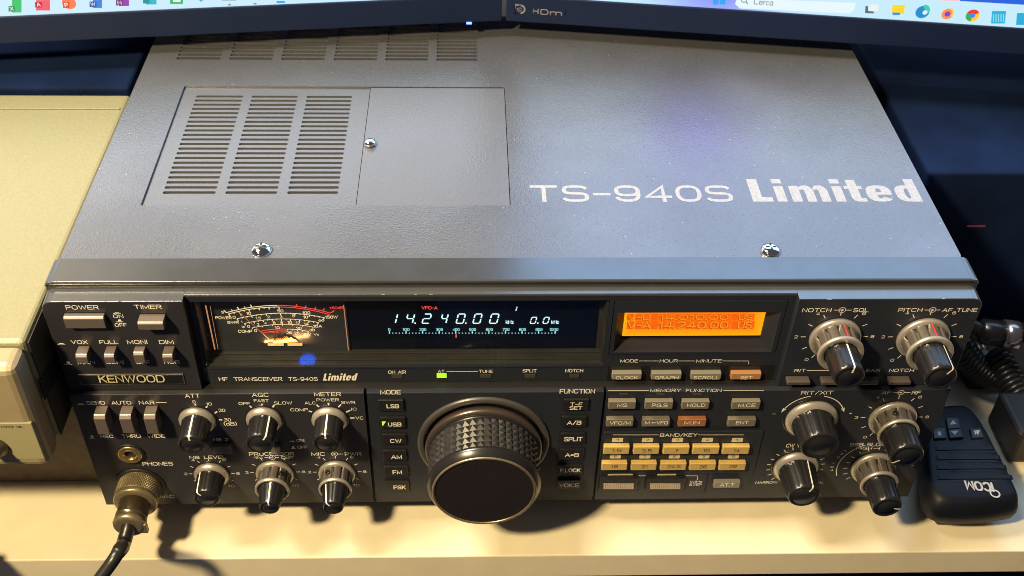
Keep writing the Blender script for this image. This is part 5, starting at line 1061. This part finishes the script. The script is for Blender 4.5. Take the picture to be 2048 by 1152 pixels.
pw = thing('added_dark_block', 'low black box added as a dark mass under the coiled cord right of the radio', 'dark box', tuple(onp(1990, 750, 2, TZ)))  # made-up box that darkens the desk area behind the cord
a = onp(1932, 782, 2, TZ); mb = MB(); mb.box(a.x, a.x + 110, a.y, a.y + 58, TZ + .1, TZ + 11, 2.5); obj('case', mb, 'blackmat', pw); mb = MB(); mb.tube(crom([a + Vector((30, 56, 6)), a + Vector((26, 70, 5)), a + Vector((60, 84, 4))]), 2.2, 10); obj('cable', mb, 'cable', pw)
cx = thing('coaxial_plug', 'chrome-collared black angle plug beside the coiled cord', 'plug', tuple(onp(1985, 672, 2, -100)))
p0 = onp(1960, 662, 2, -100); p1 = onp(2010, 668, 2, -100); d = (p1 - p0).normalized()
mb = MB(); mb.tube([p0 - d * 1, p0, p0 + d * 1, p0 + d * 14], [2, 6, 7.2, 7.2], 24); obj('plug_body', mb, 'black', cx); mb = MB(); mb.tube([p0 + d * 12, p0 + d * 12.2, p0 + d * 20, p0 + d * 20.3], [6, 8, 8, 6], 28); obj('plug_collar', mb, mat('dark_chrome', (.35, .33, .34), .2, .9), cx)
mb = MB(); mb.tube([p0 + d * 19, p0 + d * 60 + EY * 10], 4, 16); obj('cable', mb, 'cable', cx)
mb = MB(); mb.tube(crom([p0 + Vector((2, 0, 0)), p0 + Vector((-14, 10, 2)), p0 + Vector((-26, 40, -12)), p0 + Vector((-20, 90, -35))]), 4, 14); obj('cable', mb, 'cable', cx)
bn = thing('brass_connector', 'small gold-coloured connector end at the right edge beyond the microphone', 'connector', tuple(onp(2030, 812, 2, -128)))
p0 = onp(2022, 813, 2, -128); mb = MB(); mb.tube([p0, p0 + EX * .2, p0 + EX * 4, p0 + EX * 4.2, p0 + EX * 5, p0 + EX * 14], [2.0, 4.5, 4.5, 3.2, 3.2, 3.2], 20); obj('connector_shell', mb, 'brass', bn); mb = MB(); mb.tube([p0 - EX * .1, p0 + EX * .3], [1.2, 1.2], 12); obj('connector_pin', mb, 'vent', bn)
bn2 = thing('black_device', 'black device at the right edge behind the hand microphone', 'device', (330, 60, TZ))
mb = MB(); mb.box(onp(2006, 800, 2, -122).x, 420, 30, 62, TZ + .1, -122, 3); obj('case', mb, 'blackmat', bn2)

# unseen block added below the desk; its blue emitter makes the window reflection
g = onp(615, 722, 1, ST + .5); d = (g - CAM).normalized(); rd = Vector((d.x, -d.y, d.z)); t = (-330 - g.z) / rd.z; q = g + rd * t
ct = thing('added_glint_block', 'unseen black block added under the desk to hold a blue emitter for the window reflection', 'light helper', (q.x, q.y - 60, -740))
mb = MB(); mb.box(q.x - 90, q.x + 90, q.y - 320, q.y + 35, -739.9, -330.5, 4); obj('case', mb, 'black', ct)
mb = MB(); lathe_up(mb, [(6.5, -330.6), (6.5, -329), (5.5, -328.5), (.1, -328.4)], Vector((q.x, q.y, 0)), 24); obj('glint_emitter', mb, emit('blue_glint_emitter', (.0, .12, 1.0), 13), ct)
